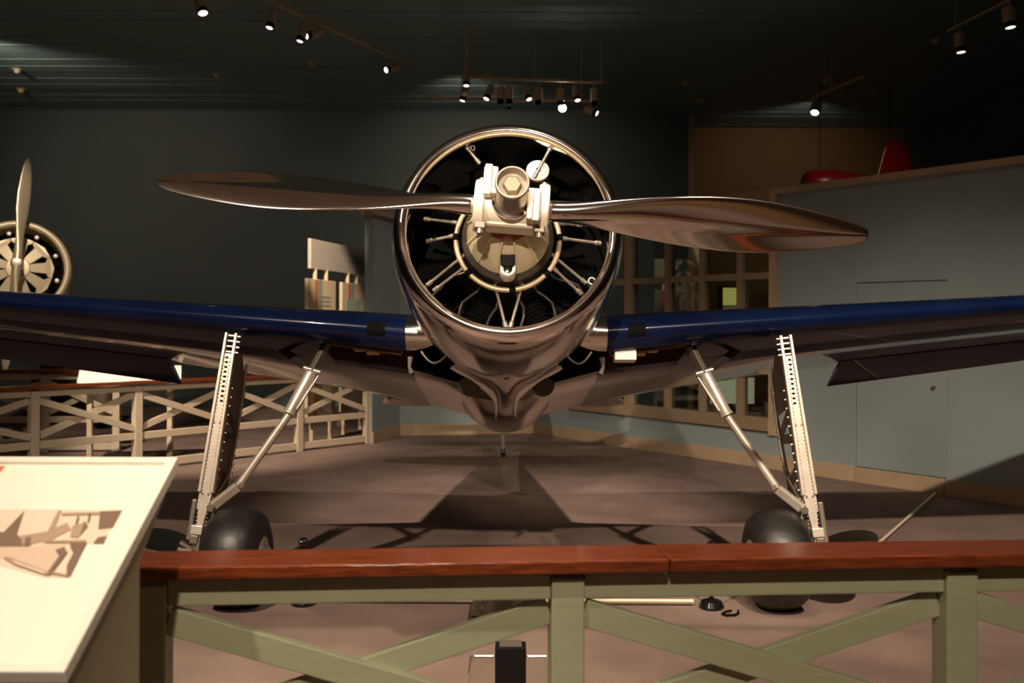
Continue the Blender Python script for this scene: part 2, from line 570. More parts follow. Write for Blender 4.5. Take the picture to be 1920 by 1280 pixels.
# glowing boards added behind the glazed partition to stand for reflections in it
t = thing('reflection_stand', (4.05, 18.7, 0), 'dark cabinet with glowing patches standing for reflections in the partition window', 'display')
MB().box((4.05, 18.72, 1.2), (0.5, 0.16, 2.4)).build('backing', 'case_dark', t, bevel=0.01)  # dark backing added to carry the glowing patches
MB().box((4.05, 18.63, 2.20), (0.34, 0.02, 0.32)).build('yellow_reflection', 'yellow_reflect_glow', t)
MB().box((4.05, 18.63, 1.80), (0.34, 0.02, 0.44)).build('tan_reflection', 'tan_reflect_glow', t)
t = thing('reflection_board', (3.55, 16.4, 0), 'pale glowing board standing for a reflection low in the partition window', 'display')
MB().box((3.55, 16.4, 0.62), (0.75, 0.05, 0.42)).build('pale_reflection', 'pale_reflect_glow', t, bevel=0.01)
for sx in (-0.3, 0.3):
    MB().box((3.55 + sx, 16.4, 0.205), (0.05, 0.05, 0.41)).build('leg', 'case_dark', t)


def at(px, py, d):
    """point at depth d that the photo shows at pixel px, py"""
    return V(((px - 960) / 1900 * d, d, EYE + (605 - py) / 1900 * d))


# ------------------------------------------------------------------ racing airplane
TH = math.radians(14.0)
YAW = math.radians(0.55)
O_ = V((-0.022, 5.05, 2.176))
AFT = V((-math.sin(YAW) * math.cos(TH), math.cos(YAW) * math.cos(TH), -math.sin(TH)))
RIGHT = V((math.cos(YAW), math.sin(YAW), 0))
UPN = RIGHT.cross(AFT).normalized()


def W(x, s_, n_):
    return O_ + RIGHT * x + AFT * s_ + UPN * n_


plane = thing('racing_airplane', (0, 6.1, 0), 'polished silver racing airplane with dark blue wings and horizontal two-blade propeller', 'airplane')

# cowling: polished ring lip and drum
prof = [(0.515, 0.42), (0.512, 0.22), (0.505, 0.10), (0.503, 0.05), (0.507, 0.022), (0.516, 0.006), (0.530, 0.0), (0.545, 0.004), (0.560, 0.016), (0.574, 0.04), (0.585, 0.08),
        (0.594, 0.15), (0.600, 0.26), (0.602, 0.42), (0.598, 0.60), (0.588, 0.80), (0.575, 0.98), (0.570, 1.0), (0.560, 1.0), (0.565, 0.9), (0.580, 0.6)]
MB().lathe(prof, 96, O_, AFT).build('cowling', 'polished', plane, smooth=60)
MB().lathe([(0.0, 0.86), (0.572, 0.86), (0.572, 0.90), (0, 0.90)], 48, O_, AFT).build('firewall', 'black', plane)

# fuselage
# station, centre height, half width, height above and below the centre
secs = [(0.97, 0.0, 0.545, 0.545, 0.26), (1.3, 0.01, 0.545, 0.57, 0.26), (1.9, 0.02, 0.53, 0.60, 0.30), (2.4, 0.03, 0.51, 0.61, 0.58), (3.2, 0.05, 0.48, 0.61, 0.64), (4.5, 0.12, 0.38, 0.50, 0.50), (5.8, 0.22, 0.27, 0.36, 0.36), (7.2, 0.34, 0.14, 0.22, 0.22), (8.1, 0.42, 0.05, 0.10, 0.10)]


def interp(tab, s_):
    for a, b in zip(tab, tab[1:]):
        if s_ <= b[0]:
            k = (s_ - a[0]) / (b[0] - a[0])
            k = max(0, k)
            return [a[i] + (b[i] - a[i]) * k for i in range(1, len(a))]
    return list(tab[-1][1:])


rings = []
for i in range(25):
    s_ = 0.97 + (8.1 - 0.97) * i / 24
    nc, hw, hh, hb = interp(secs, s_)
    rings.append([W(hw * math.cos(2 * PI * k / 40), s_, nc + (hh if math.sin(2 * PI * k / 40) >= 0 else hb) * math.sin(2 * PI * k / 40)) for k in range(40)])
MB().loft(rings).build('fuselage', 'skin_metal', plane, smooth=50)
# cockpit canopy, fin, tailplanes, tail skid
MB().loft([[W(0.24 * sc * math.cos(a), s_, 0.60 + 0.25 * sc * max(0, math.sin(a)) - (0.15 if math.sin(a) < 0 else 0)) for a in [2 * PI * k / 20 for k in range(20)]]
           for s_, sc in ((3.3, 0.25), (3.6, 0.85), (3.95, 1.0), (4.3, 0.9), (4.6, 0.4))]).build('canopy', 'black_gloss', plane, smooth=50)


def slab(outline, thick, fn):
    a = [fn(u, v_, -thick / 2) for u, v_ in outline]
    b = [fn(u, v_, thick / 2) for u, v_ in outline]
    return MB().loft([a, b])


slab([(6.9, 0.5), (7.5, 1.15), (7.8, 1.35), (8.15, 1.30), (8.3, 0.9), (8.25, 0.42)], 0.06, lambda u, v_, t_: W(t_, u, v_)).build('fin', 'skin_metal', plane, bevel=0.02)
for sg in (-1, 1):
    slab([(7.0, 0.06), (7.2, 1.0), (7.35, 1.42), (7.6, 1.5), (7.8, 1.3), (7.9, 0.06)], 0.06, lambda u, v_, t_: W(sg * v_, u, 0.44 - 0.03 * v_ + t_)).build('tailplane', 'skin_metal', plane, bevel=0.02)
ts = MB().cyl((-0.105, 12.72, 0.45), (-0.105, 12.86, 0.06), 0.030, 0.024, 12)
ts = ts.build('tail_skid', 'gear_metal', plane, smooth=40)
MB().lathe([(0, -.035), (.05, -.03), (.06, 0), (.05, .03), (0, .035)], 16, (-0.105, 12.86, 0.06), (1, 0, 0)).build('tail_wheel', 'rubber', ts, smooth=50)


# ---- wings
def naca(u, t):
    return 5 * t * (0.2969 * math.sqrt(max(u, 0)) - 0.126 * u - 0.3516 * u * u + 0.2843 * u ** 3 - 0.1036 * u ** 4)


def wing_geo(x):
    ax = abs(x)
    sle = 1.243 + 0.03 * (ax - 0.6)
    nle = -0.232 + 0.080 * max(0, ax - 0.6)
    ch = 2.35 - 0.24 * ax
    t = 0.175 - 0.012 * ax
    if ax > 4.1:
        k = min(1, (ax - 4.1) / 0.5)
        f = math.sqrt(max(0.02, 1 - k * k))
        sle += ch * (1 - f) * 0.4
        ch *= f
    return sle, nle, ch, t


def wing_pt(x, u, low):
    ax = abs(x)
    sle, nle, ch, t = wing_geo(x)
    cam_ = 0.02 * 4 * u * (1 - u)
    th = naca(u, t)
    n_ = nle + (cam_ + (-th if low else th)) * ch
    if ax < 0.62:                                    # thicker fillet towards the fuselage
        k = 1 - ax / 0.62
        n_ += (-0.10 * k * min(1, u * 3) if low else 0.16 * max(0, (0.62 - ax) / 0.2) ** 2 * min(1, 0.3 + u))
    if low and ax < 1.35:                            # rounded rear lip of the wheel well
        k = max(0, 1 - max(0, u - ur(x)) / 0.16) if u > 0.12 else 0
        n_ += 0.035 * k * k * min(1, (1.35 - ax) / 0.2)
    if ax < 1.4:
        n_ -= 0.07 * u * u * (1 - ax / 1.4)
    if ax < 2.5:
        n_ -= 0.07 * u * u * (1 - ax / 2.5)
    return W(x, sle + ch * u, n_)


def uf(x):
    ax = abs(x)
    return 0.052 if ax > 0.62 else max(0.004, 0.052 * (1 - ((0.62 - ax) / 0.26) ** 1.5) if ax > 0.36 else 0.004)


def ur(x):
    ax = abs(x)
    return 0.275 if ax > 0.7 else 0.275 + 0.07 * min(1, (0.7 - ax) / 0.4)


NU, NF, NR = 24, 8, 12


def wing_ring(x, ute=1.0):
    pts = []
    for i in range(NU + 1):
        a = i / NU
        u = ute * (1 - a) ** 2.8
        pts.append(wing_pt(x, u, False))
    f_, r_ = uf(x), ur(x)
    for i in range(1, NF + 1):
        pts.append(wing_pt(x, f_ * (i / NF) ** 2.2, True))
    for i in range(NR + 1):
        pts.append(wing_pt(x, r_ + (ute - r_) * (i / NR) ** 1.5, True))
    return pts


KWELL = NU + NF          # index of the face column that is the wheel well opening
XA = 2.52
for sg in (-1, 1):
    xs = [0.62, 0.74, 0.88, 1.02, 1.15, 1.16, 1.4, 1.7, 2.0, 2.3, XA]
    rings = [wing_ring(sg * x) for x in xs]
    mb = MB().loft(rings, caps=False, skip=lambda i, k: k == KWELL and i < 4)
    xs2 = [XA, 2.8, 3.2, 3.6, 4.0, 4.2, 4.35, 4.48, 4.56, 4.6]
    mb.loft([wing_ring(sg * x, 0.80) for x in xs2], caps=True)
    mb.add(wing_ring(sg * XA), [tuple(range(NU + NF + NR + 2))])
    wg = mb.build('wing', 'blue_paint', plane, smooth=62, label='glossy dark blue wing')
    # drooped aileron hung under the trailing edge
    al = []
    for x in (XA + 0.01, 3.2, 3.9, 4.3):
        sle, nle, ch, t = wing_geo(sg * x)
        p0 = wing_pt(sg * x, 0.775, True)
        ca = ch * 0.24
        dr = math.radians(17)
        d = AFT * math.cos(dr) - UPN * math.sin(dr)
        nn = UPN * math.cos(dr) + AFT * math.sin(dr)
        top = p0 + nn * 0.035
        al.append([p0 - nn * 0.005, p0 + d * ca * .5 - nn * 0.012, p0 + d * ca, p0 + d * ca + nn * 0.006, p0 + d * ca * .5 + nn * 0.03, top])
    MB().loft(al).build('aileron', 'blue_paint', wg, smooth=30)
    # wheel well liner
    lin = []
    for x in xs[:5]:
        a = wing_pt(sg * x, uf(x), True); b = wing_pt(sg * x, ur(x), True)
        lin.append([a, a + UPN * 0.13 + AFT * 0.02, b + UPN * 0.24, b])
    mb = MB().loft(lin, caps=False, wrap=False)
    mb.add(lin[-1], [(0, 1, 2, 3)])
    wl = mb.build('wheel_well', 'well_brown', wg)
    # small square inlet in the leading edge
    sle, nle, ch, t = wing_geo(0.78)
    mb = MB()
    rows_ = []
    for u_, lw in ((0.006, False), (0.003, False), (0.001, False), (0.001, True), (0.003, True), (0.007, True)):
        rows_.append([wing_pt(sg * x_, u_, lw) - AFT * 0.003 - UPN * (0.003 if lw else -0.003) * (u_ > 0.002) for x_ in (0.745, 0.80, 0.855)])
    mb.loft(rows_, caps=False, wrap=False)
    mb.build('inlet', 'black', wg)
    # fittings inside the well
    for x, wd, h, mt, dy, dz in ((1.02, 0.05, 0.06, 'bright_metal', 0.0, 0.07), (0.95, 0.07, 0.07, 'brass', 0.02, 0.035), (0.86, 0.09, 0.06, 'brass', 0.03, 0.02), (0.79, 0.03, 0.10, 'well_brown', 0.0, 0.05)):
        c = (wing_pt(sg * x, uf(x), True) + wing_pt(sg * x, ur(x), True)) / 2 + UPN * (0.03 + dz) + AFT * dy
        MB().box(c, (wd, 0.08, h), Matrix.Rotation(-TH, 3, 'X')).build('valve_block', mt, wg, bevel=0.008)
    for k in range(2):
        a = W(sg * 0.66, sle + 0.22 + k * 0.08, nle - 0.11 + 0.03 * k); b = W(sg * 1.12, sle + 0.20 + k * 0.07, nle - 0.05 + 0.03 * k)
        MB().cyl(a, b, 0.014, n=10).build('hydraulic_pipe', 'tan_tube' if k else 'well_brown', wg, smooth=40)
    if sg == 1:
        c = W(0.745, sle + 0.19, nle - 0.118)
        MB().box(c, (0.135, 0.10, 0.085), Matrix.Rotation(-TH, 3, 'X')).build('fuel_block', 'disc_cream', wg, bevel=0.006)

xs = [-0.62, -0.56, -0.50, -0.44, -0.36, -0.26, -0.13, 0, 0.13, 0.26, 0.36, 0.44, 0.50, 0.56, 0.62]
mb = MB().loft([wing_ring(x) for x in xs], caps=False, skip=lambda i, k: k == KWELL)
cs = mb.build('center_section', 'skin_metal', plane, smooth=62, label='bare polished metal wing center section')
lin = []
for x in xs:
    a = wing_pt(x, uf(x), True); b = wing_pt(x, ur(x), True)
    lin.append([a, a + UPN * 0.10 + AFT * 0.03, b + UPN * 0.22, b])
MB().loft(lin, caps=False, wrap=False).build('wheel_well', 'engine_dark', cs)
for sg in (-1, 1):
    c = W(sg * 0.24, 1.62, -0.50)
    MB().lathe([(0, -.04), (.06, -.04), (.075, 0), (.06, .04), (0, .04)], 18, c, V((0.2 * sg, -1, -.2))).build('exhaust_pipe', 'case_dark', cs, smooth=40)
    MB().tube([W(sg * (0.36 + 0.02 * i), 1.02 + 0.03 * i, -0.44 - 0.055 * math.sin(i / 8 * PI) + 0.01 * i) for i in range(9)], 0.006).build('drain_pipe', 'bright_metal', cs, smooth=40)
    MB().tube([W(sg * 0.60, 1.42, -0.36), W(sg * 0.605, 1.42, -0.42), W(sg * 0.59, 1.43, -0.46)], [0.018, 0.010, 0.016], 8).build('pipe_fitting', 'bright_metal', cs, smooth=40)
# keel post between the wheel wells
kr = []
for n_, hw, s0, s1 in ((-0.47, 0.34, 0.95, 1.5), (-0.53, 0.22, 0.97, 1.55), (-0.57, 0.14, 1.02, 1.7), (-0.60, 0.095, 1.10, 1.8), (-0.63, 0.075, 1.22, 1.9), (-0.66, 0.07, 1.40, 2.0), (-0.69, 0.07, 1.60, 2.0)):
    kr.append([W(hw * math.cos(2 * PI * k / 20), (s0 + s1) / 2 + (s1 - s0) / 2 * math.sin(2 * PI * k / 20), n_) for k in range(20)])
MB().loft(kr).build('keel_fairing', 'polished', plane, smooth=50)

# ---- engine
eng = MB().lathe([(0, 0.30), (0.20, 0.30), (0.27, 0.34), (0.29, 0.42), (0.29, 0.7), (0, 0.7)], 40, O_, AFT).build('engine', 'engine_dark', plane, smooth=40, label='dark radial engine inside the cowling')
MB().lathe([(0, -0.10), (0.085, -0.10), (0.10, -0.085), (0.185, 0.05), (0.205, 0.10), (0.21, 0.125), (0, 0.125)], 40, O_, AFT).build('nose_case', 'case_olive', eng, smooth=35)
MB().lathe([(0, 0.125), (0.205, 0.125), (0.235, 0.15), (0.24, 0.26), (0.22, 0.30), (0, 0.30)], 40, O_, AFT).build('gear_case', 'case_dark', eng, smooth=35)
MB().lathe([(0, -0.17), (0.10, -0.165), (0.115, -0.12), (0.10, -0.095), (0, -0.095)], 32, O_, AFT).build('thrust_plate', 'cap_wood', eng, smooth=35)


def pol(r, ang, s_):
    return W(r * math.sin(ang), s_, r * math.cos(ang))


for k in range(12):
    a = PI + (k - 5.5) * (2 * PI / 12)
    mb = MB(); mb.bar(pol(0.108, a, -0.092), pol(0.207, a, 0.10), 0.010, 0.022, up=-AFT); mb.build('case_rib', 'case_olive', eng, bevel=0.003)
mb = MB(); mb.tube([pol(0.268, 2 * PI * k / 56, 0.20) for k in range(56)], 0.0135, 10, closed=True); mb.build('ignition_ring', 'tan_tube', eng, smooth=60)
for a in (-1.52, 1.52, 2.3, -2.3, 3.05, 0.75, -0.75):
    mb = MB(); mb.tube([pol(0.268, a - 0.06, 0.20), pol(0.268, a, 0.20), pol(0.268, a + 0.06, 0.20)], 0.018, 10); mb.build('ring_clamp', 'black', eng)
for k in range(7):
    a = PI + k * 2 * PI / 7 + PI / 7
    pr = [(0.075, 0.26)]
    for i in range(9):
        r0 = 0.29 + i * 0.022
        pr += [(0.072, r0), (0.088, r0 + 0.001), (0.088, r0 + 0.007), (0.072, r0 + 0.008)]
    pr += [(0.07, 0.495), (0, 0.497)]
    d = pol(1, a, 0) - pol(0, a, 0)
    MB().lathe([(0, 0.26)] + pr, 20, pol(0, a, 0.55), d).build('cylinder', 'engine_dark', eng, smooth=30)
rods = [  # (x, n) inner and outer end of each tube, metres from the crank axis
    ((-0.145, 0.42), (-0.225, 0.545), 'dark_metal'), ((0.135, 0.345), (0.225, 0.545), 'bright_metal'),
    ((-0.262, 0.10), (-0.44, 0.15), 'bright_metal'), ((-0.276, 0.03), (-0.425, 0.025), 'gear_metal'),
    ((-0.20, -0.055), (-0.42, -0.215), 'bright_metal'), ((-0.215, -0.135), (-0.385, -0.245), 'bright_metal'),
    ((-0.09, -0.14), (-0.008, -0.44), 'bright_metal'), ((0.10, -0.14), (0.016, -0.44), 'bright_metal'),
    ((0.215, -0.06), (0.41, -0.20), 'bright_metal'), ((0.232, -0.14), (0.385, -0.26), 'bright_metal'),
    ((0.28, 0.018), (0.49, 0.018), 'gear_metal'), ((0.274, 0.10), (0.39, 0.12), 'bright_metal')]
for (x0, n0), (x1, n1), mt in rods:
    a = W(x0, 0.22, n0); b = W(x1, 0.30, n1)
    if n0 > 0.3:
        a, b = W(x0, 0.10, n0 - 0.04), W(x1, 0.08, n1 - 0.07)
    d = (b - a).normalized(); L = (b - a).length
    MB().lathe([(0, 0), (0.012, 0), (0.012, 0.03), (0.0085, 0.035), (0.0085, L - 0.035), (0.013, L - 0.03), (0.013, L), (0, L)], 12, a, d).build('pushrod_tube', mt, eng, smooth=40)
for k in range(6):
    a0 = PI + (k - 2.5) * 0.42
    pts = [pol(0.24 + 0.045 * i, a0 + 0.05 * math.sin(i * 1.3 + k), 0.33 + 0.01 * i) for i in range(7)]
    MB().tube(pts, 0.007).build('oil_hose', 'case_dark', eng, smooth=40)
c = W(0.155, 0.16, 0.365)
dsk = MB().lathe([(0, -0.012), (0.056, -0.012), (0.060, -0.006), (0.060, 0.012), (0.03, 0.02), (0, 0.02)], 32, c, -AFT + UPN * 0.15).build('magneto_cover', 'disc_cream', eng, smooth=40, label='round cream magneto cover')
MB().cyl(c - AFT * 0.02, c - AFT * 0.032, 0.009, n=10).build('cover_hole', 'black', dsk)
for x, n_, r in ((0.435, -0.205, 0.020), (0.262, 0.50, 0.012), (-0.182, 0.515, 0.011)):
    c = W(x, 0.24 if n_ < 0 else 0.10, n_ - (0 if n_ < 0 else 0.05))
    MB().lathe([(r, 0.05), (r, 0), (r * 0.72, 0), (r * 0.72, 0.05)], 16, c, AFT, closed=True).build('pipe_end', 'bright_metal', eng, smooth=40)
gv = MB().box(W(0.0, 0.05, -0.165), (0.070, 0.12, 0.085), Matrix.Rotation(-TH, 3, 'X')).build('governor', 'black_gloss', eng, bevel=0.008)
MB().lathe([(0, -0.08), (0.040, -0.08), (0.042, -0.02), (0.040, 0.02), (0.036, 0.026), (0.030, 0.026), (0.028, 0.012), (0, 0.012)], 24, W(0.0, 0.02, -0.215), -AFT).build('governor_cap', 'hub_metal', gv, smooth=40)
MB().lathe([(0, 0.006), (0.024, 0.006), (0.022, 0.020), (0, 0.024)], 20, W(0.0, 0.02, -0.215), -AFT).build('sight_glass', 'black_gloss', gv, smooth=40)

# ---- propeller
RO = math.radians(4.2)
PC = W(0.015, -0.27, 0.0)
PX = RIGHT * math.cos(RO) - UPN * math.sin(RO)
PU = UPN * math.cos(RO) + RIGHT * math.sin(RO)
FW = -AFT


def Pp(x, f, u):
    return PC + PX * x + FW * f + PU * u


RP = Matrix((PX, -FW, PU)).transposed()
prop = MB().lathe([(0, -0.135), (0.098, -0.135), (0.102, -0.13), (0.102, 0.13), (0.098, 0.135), (0, 0.135)], 40, PC, PX).build('propeller', 'hub_metal', plane, smooth=30, label='two-blade polished metal propeller with cream hub')
MB().box(Pp(0, -0.02, -0.055), (0.25, 0.14, 0.10), RP).build('hub_block', 'hub_metal', prop, bevel=0.02)
for sg in (-1, 1):
    MB().lathe([(0.056, 0.125), (0.118, 0.125), (0.124, 0.132), (0.124, 0.168), (0.118, 0.175), (0.056, 0.175)], 40, PC, PX * sg, closed=True).build('hub_collar', 'hub_metal', prop, smooth=30)
    # counterweight bracket beside the pitch cylinder
    u0 = 0.075 if sg < 0 else -0.035
    MB().box(Pp(sg * 0.105, 0.115, u0 + 0.005), (0.066, 0.06, 0.135), RP).build('counterweight', 'hub_metal', prop, bevel=0.008)
    MB().box(Pp(sg * 0.115, 0.150, u0 - 0.005), (0.036, 0.05, 0.150), RP).build('counterweight_cap', 'gear_metal', prop, bevel=0.006)
    MB().cyl(Pp(sg * 0.15, -0.02, 0.095), Pp(sg * 0.15, -0.02, 0.145), 0.016, n=12).build('clamp_bolt', 'bright_metal', prop, smooth=40)
    MB().cyl(Pp(sg * 0.138, 0.05, -0.085), Pp(sg * 0.138, 0.05, -0.155), 0.016, n=12).build('clamp_bolt', 'bright_metal', prop, smooth=40)
    MB().box(Pp(sg * 0.138, 0.045, -0.115), (0.05, 0.05, 0.035), RP).build('clamp_lug', 'dark_metal', prop, bevel=0.005)
pc = MB().lathe([(0.068, 0.33), (0.066, 0.265), (0, 0.265), (0, 0.02), (0.084, 0.02), (0.084, 0.11), (0.078, 0.12), (0.074, 0.13), (0.074, 0.30), (0.078, 0.305), (0.078, 0.325), (0.075, 0.33)], 40, PC, FW, closed=True)
pc = pc.build('pitch_cylinder', 'dome_grey', prop, smooth=35)
MB().lathe([(0, 0.26), (0.042, 0.26), (0.042, 0.302), (0.037, 0.308), (0, 0.308)], 6, PC, FW).build('hex_nut', 'nut_brown', prop)
MB().lathe([(0.075, 0.095), (0.092, 0.095), (0.094, 0.10), (0.094, 0.112), (0.075, 0.118)], 40, PC, FW, closed=True).build('cylinder_band', 'polished', prop, smooth=35)

BL = [  # radius, chord, thickness, pitch angle
    (0.14, 0.100, 0.100, 60), (0.22, 0.104, 0.102, 58), (0.30, 0.118, 0.092, 54), (0.42, 0.150, 0.068, 47), (0.55, 0.185, 0.050, 41), (0.70, 0.222, 0.038, 36), (0.86, 0.250, 0.030, 31.5),
    (1.02, 0.262, 0.025, 28), (1.16, 0.254, 0.021, 25.5), (1.28, 0.232, 0.018, 23.5), (1.40, 0.194, 0.015, 22), (1.50, 0.158, 0.012, 20.5), (1.58, 0.124, 0.010, 19.5), (1.63, 0.098, 0.009, 19), (1.665, 0.072, 0.008, 19), (1.682, 0.045, 0.006, 19), (1.686, 0.012, 0.003, 19)]
for sg in (1, -1):
    rings = []
    ex = PX * sg
    eu = PU * sg
    for r, ch, th, be in BL:
        be = math.radians(be)
        cd = eu * math.cos(be) + FW * math.sin(be)          # towards the leading edge
        nd = FW * math.cos(be) - eu * math.sin(be)
        rd = max(0, min(1, (0.45 - r) / 0.25))               # round shank blending into an airfoil
        ring = []
        for k in range(28):
            a = 2 * PI * k / 28
            cx, cy = math.cos(a), math.sin(a)
            xx = cx * ch / 2
            yy_foil = (th * 0.72 if cy > 0 else th * 0.28) * cy * (0.62 + 0.38 * cx if cx < 0 else 1.0 - 0.1 * cx)
            yy = yy_foil * (1 - rd) + cy * th / 2 * rd
            ring.append(PC + ex * r + cd * (xx + 0.0 * ch) + nd * yy)
        rings.append(ring)
    # refine along the span
    fine = []
    for a, b in zip(rings, rings[1:]):
        fine.append(a)
    fine.append(rings[-1])
    bl = MB().loft(fine).build('blade', 'prop_metal', prop, smooth=60, label='polished metal propeller blade')
    ss = bl.modifiers.new('sub', 'SUBSURF'); ss.levels = 2; ss.render_levels = 2

# ---- landing gear
for sg in (-1, 1):
    def G(x, y, z):
        return V((-0.022 + sg * x, y, z))
    top, foot = G(1.715, 6.28, 1.63), G(1.822, 6.02, 0.50)
    dl = (foot - top)
    Ld = dl.length; dn = dl.normalized()
    ox = V((sg, 0, 0)); ox = (ox - dn * ox.dot(dn)).normalized()     # outboard
    bk = dn.cross(ox).normalized()
    if bk.y < 0:
        bk = -bk

    def Lp(o, d, z):
        """on the leg: o outboard, d depth behind the front plate, z metres down the leg"""
        return top + ox * o + bk * d + dn * z
    # front plate: channel with raised edge flanges
    mb = MB()
    wd0, wd1 = 0.030, 0.037
    pl = [(-wd0, 0, 0.13), (wd0, 0, 0.13), (wd1, 0, 0.98), (0.022, 0, Ld + 0.03), (-0.010, 0, Ld + 0.03), (-wd1, 0, 0.98)]
    mb.prism([Lp(*p) for p in pl], bk * 0.012)
    lg = mb.build('landing_gear', 'gear_metal', plane, label='light metal landing gear leg with rivets')
    for e in (-1, 1):
        mb = MB()
        mb.prism([Lp(e * wd0 - 0.009, -0.014, 0.0), Lp(e * wd0 + 0.009, -0.014, 0.0), Lp(e * wd1 + 0.010, -0.014, 0.98), Lp(e * wd1 - 0.010, -0.014, 0.98)], bk * 0.04)
        mb.build('edge_flange', 'gear_metal', lg, bevel=0.003)
    for k in range(4):
        MB().box(Lp(0, 0.012, 0.015 + 0.034 * k), (0.046, 0.014, 0.009), Matrix((ox, bk, dn)).transposed()).build('rung', 'gear_metal', lg)
        MB().cyl(Lp(-wd0 - 0.010, 0.0, 0.02 + 0.034 * k), Lp(-wd0 - 0.030, 0.0, 0.02 + 0.034 * k), 0.006, n=8).build('edge_pin', 'bright_metal', lg)
    for k in range(10):
        MB().box(Lp(0.004 - 0.001 * k, -0.001, 0.155 + 0.030 * k), (0.017, 0.006, 0.011), Matrix((ox, bk, dn)).transposed()).build('lightening_hole', 'black', lg)
    for zz in (0.56, 0.99):
        for e in (-1, 1):
            MB().cyl(Lp(e * 0.019, 0.002, zz), Lp(e * 0.019, -0.004, zz), 0.0075, n=10).build('bolt_hole', 'dark_metal', lg)
    # rivet lines
    mb = MB()
    for e in (-1, 1):
        for k in range(46):
            z = 0.16 + k * 0.0225
            x = e * ((wd0 + (wd1 - wd0) * z / 1.0) - 0.014)
            mb.lathe([(0.0045, 0), (0.0035, 0.003), (0, 0.0042)], 6, Lp(x, 0.0, z) if z < 1.0 else Lp(e * 0.03, 0, z), -bk)
    for k in range(14):
        z = 0.34 + k * 0.055
        for d in (0.02, 0.31):
            mb.lathe([(0.006, 0), (0.005, 0.007), (0, 0.009)], 6, Lp(-wd1 - 0.010, d + 0.012, z), -ox)
    mb.build('rivets', 'bright_metal', lg, kind='stuff')
    # inner side: riveted truss web set back from the plate
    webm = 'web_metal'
    wx = -wd1 + 0.002

    def webpanel(poly, name, mt=webm):
        MB().prism([Lp(wx, d * 1.5, z) for d, z in poly], -ox * 0.008).build(name, mt, lg)
    webpanel([(0.012, 0.10), (0.10, 0.10), (0.235, 0.28), (0.235, 0.47), (0.012, 0.44)], 'side_web')
    webpanel([(0.012, 0.44), (0.05, 0.44), (0.05, 1.02), (0.012, 1.02)], 'web_stringer')
    webpanel([(0.195, 0.46), (0.235, 0.47), (0.19, 0.98), (0.15, 0.98)], 'web_stringer')
    webpanel([(0.05, 0.52), (0.05, 0.46), (0.22, 0.58), (0.215, 0.64)], 'web_brace')
    webpanel([(0.05, 0.60), (0.05, 0.66), (0.215, 0.64), (0.22, 0.58)], 'web_brace')
    webpanel([(0.05, 0.86), (0.05, 0.80), (0.20, 0.90), (0.195, 0.96)], 'web_brace')
    webpanel([(0.05, 0.94), (0.05, 1.02), (0.15, 1.0), (0.19, 0.92)], 'web_brace')
    if sg < 0:
        webpanel([(0.045, 0.44), (0.20, 0.46), (0.16, 0.98), (0.045, 1.0)], 'side_web')
    # outer back flange (the leg's rear half)
    MB().prism([Lp(wd1 - 0.006, 0.012, 0.10), Lp(wd1 - 0.006, 0.16, 0.12), Lp(wd1 - 0.002, 0.13, 1.0), Lp(wd1 - 0.002, 0.012, 1.08)], ox * 0.008).build('outer_web', 'gear_metal', lg)
    # brake line tube along the web
    MB().tube([Lp(wx - 0.02, 0.24, 0.15), Lp(wx - 0.02, 0.27, 0.40), Lp(wx - 0.022, 0.27, 0.62), Lp(wx - 0.02, 0.24, 0.84), Lp(wx - 0.012, 0.05, 1.0), Lp(wx - 0.0, 0.0, 1.07)], 0.008, 8).build('brake_line', 'gear_metal', lg, smooth=50)
    for z_, d_ in ((0.32, 0.262), (0.60, 0.27), (0.80, 0.246)):
        MB().cyl(Lp(wx - 0.02, d_, z_ - 0.008), Lp(wx - 0.02, d_, z_ + 0.008), 0.014, n=10).build('line_clip', 'bright_metal', lg)
    # foot fittings
    f0 = Lp(0.012, 0.0, Ld + 0.01)
    MB().box(f0 + dn * 0.03, (0.072, 0.06, 0.055), Matrix((ox, bk, dn)).transposed()).build('foot_block', 'gear_metal', lg, bevel=0.006)
    MB().box(f0 + dn * 0.085 + ox * 0.008, (0.050, 0.05, 0.05), Matrix((ox, bk, dn)).transposed()).build('foot_block', 'dark_metal', lg, bevel=0.006)
    MB().cyl(f0 + dn * 0.05 - ox * 0.018, f0 + dn * 0.16 - ox * 0.018, 0.014, n=12).build('foot_pin', 'bright_metal', lg, smooth=40)
    MB().tube([f0 + dn * 0.10 + bk * 0.03, f0 + dn * 0.19 + bk * 0.04, G(1.74, 6.05, 0.295)], 0.034, 10).build('axle_fork', 'dark_metal', lg, smooth=50)
    MB().box(Lp(0.085 - 0.02, 0.06, Ld - 0.02), (0.035, 0.09, 0.24), Matrix((ox, bk, dn)).transposed()).build('shock_housing', 'dark_metal', lg, bevel=0.01)
    # wheel
    wc = G(1.61, 6.05, 0.297)
    axd = V((1, 0.03 * sg, 0.02))
    tp = [(0.09, -0.150), (0.16, -0.164), (0.205, -0.162), (0.245, -0.146), (0.274, -0.112), (0.290, -0.062), (0.296, 0), (0.290, 0.062), (0.274, 0.112), (0.245, 0.146), (0.205, 0.162), (0.16, 0.164), (0.09, 0.150)]
    MB().lathe(tp, 48, wc, axd, closed=True).build('tire', 'rubber', lg, smooth=60)
    MB().lathe([(0, -0.200 if sg > 0 else 0.200), (0.045, -0.198 if sg > 0 else 0.198), (0.075, -0.17 if sg > 0 else 0.17), (0.118, -0.16 if sg > 0 else 0.16), (0.118, 0.02), (0, 0.02)], 32, wc, axd).build('wheel_hub', 'bright_metal', lg, smooth=40)
    # brace: fat upper cylinder, slim tube and flat link to the leg
    b0, b1, b2, b3 = G(1.222, 6.30, 1.385), G(1.345, 6.24, 1.135), G(1.628, 6.12, 0.705), G(1.765, 6.06, 0.595)
    d01 = b1 - b0
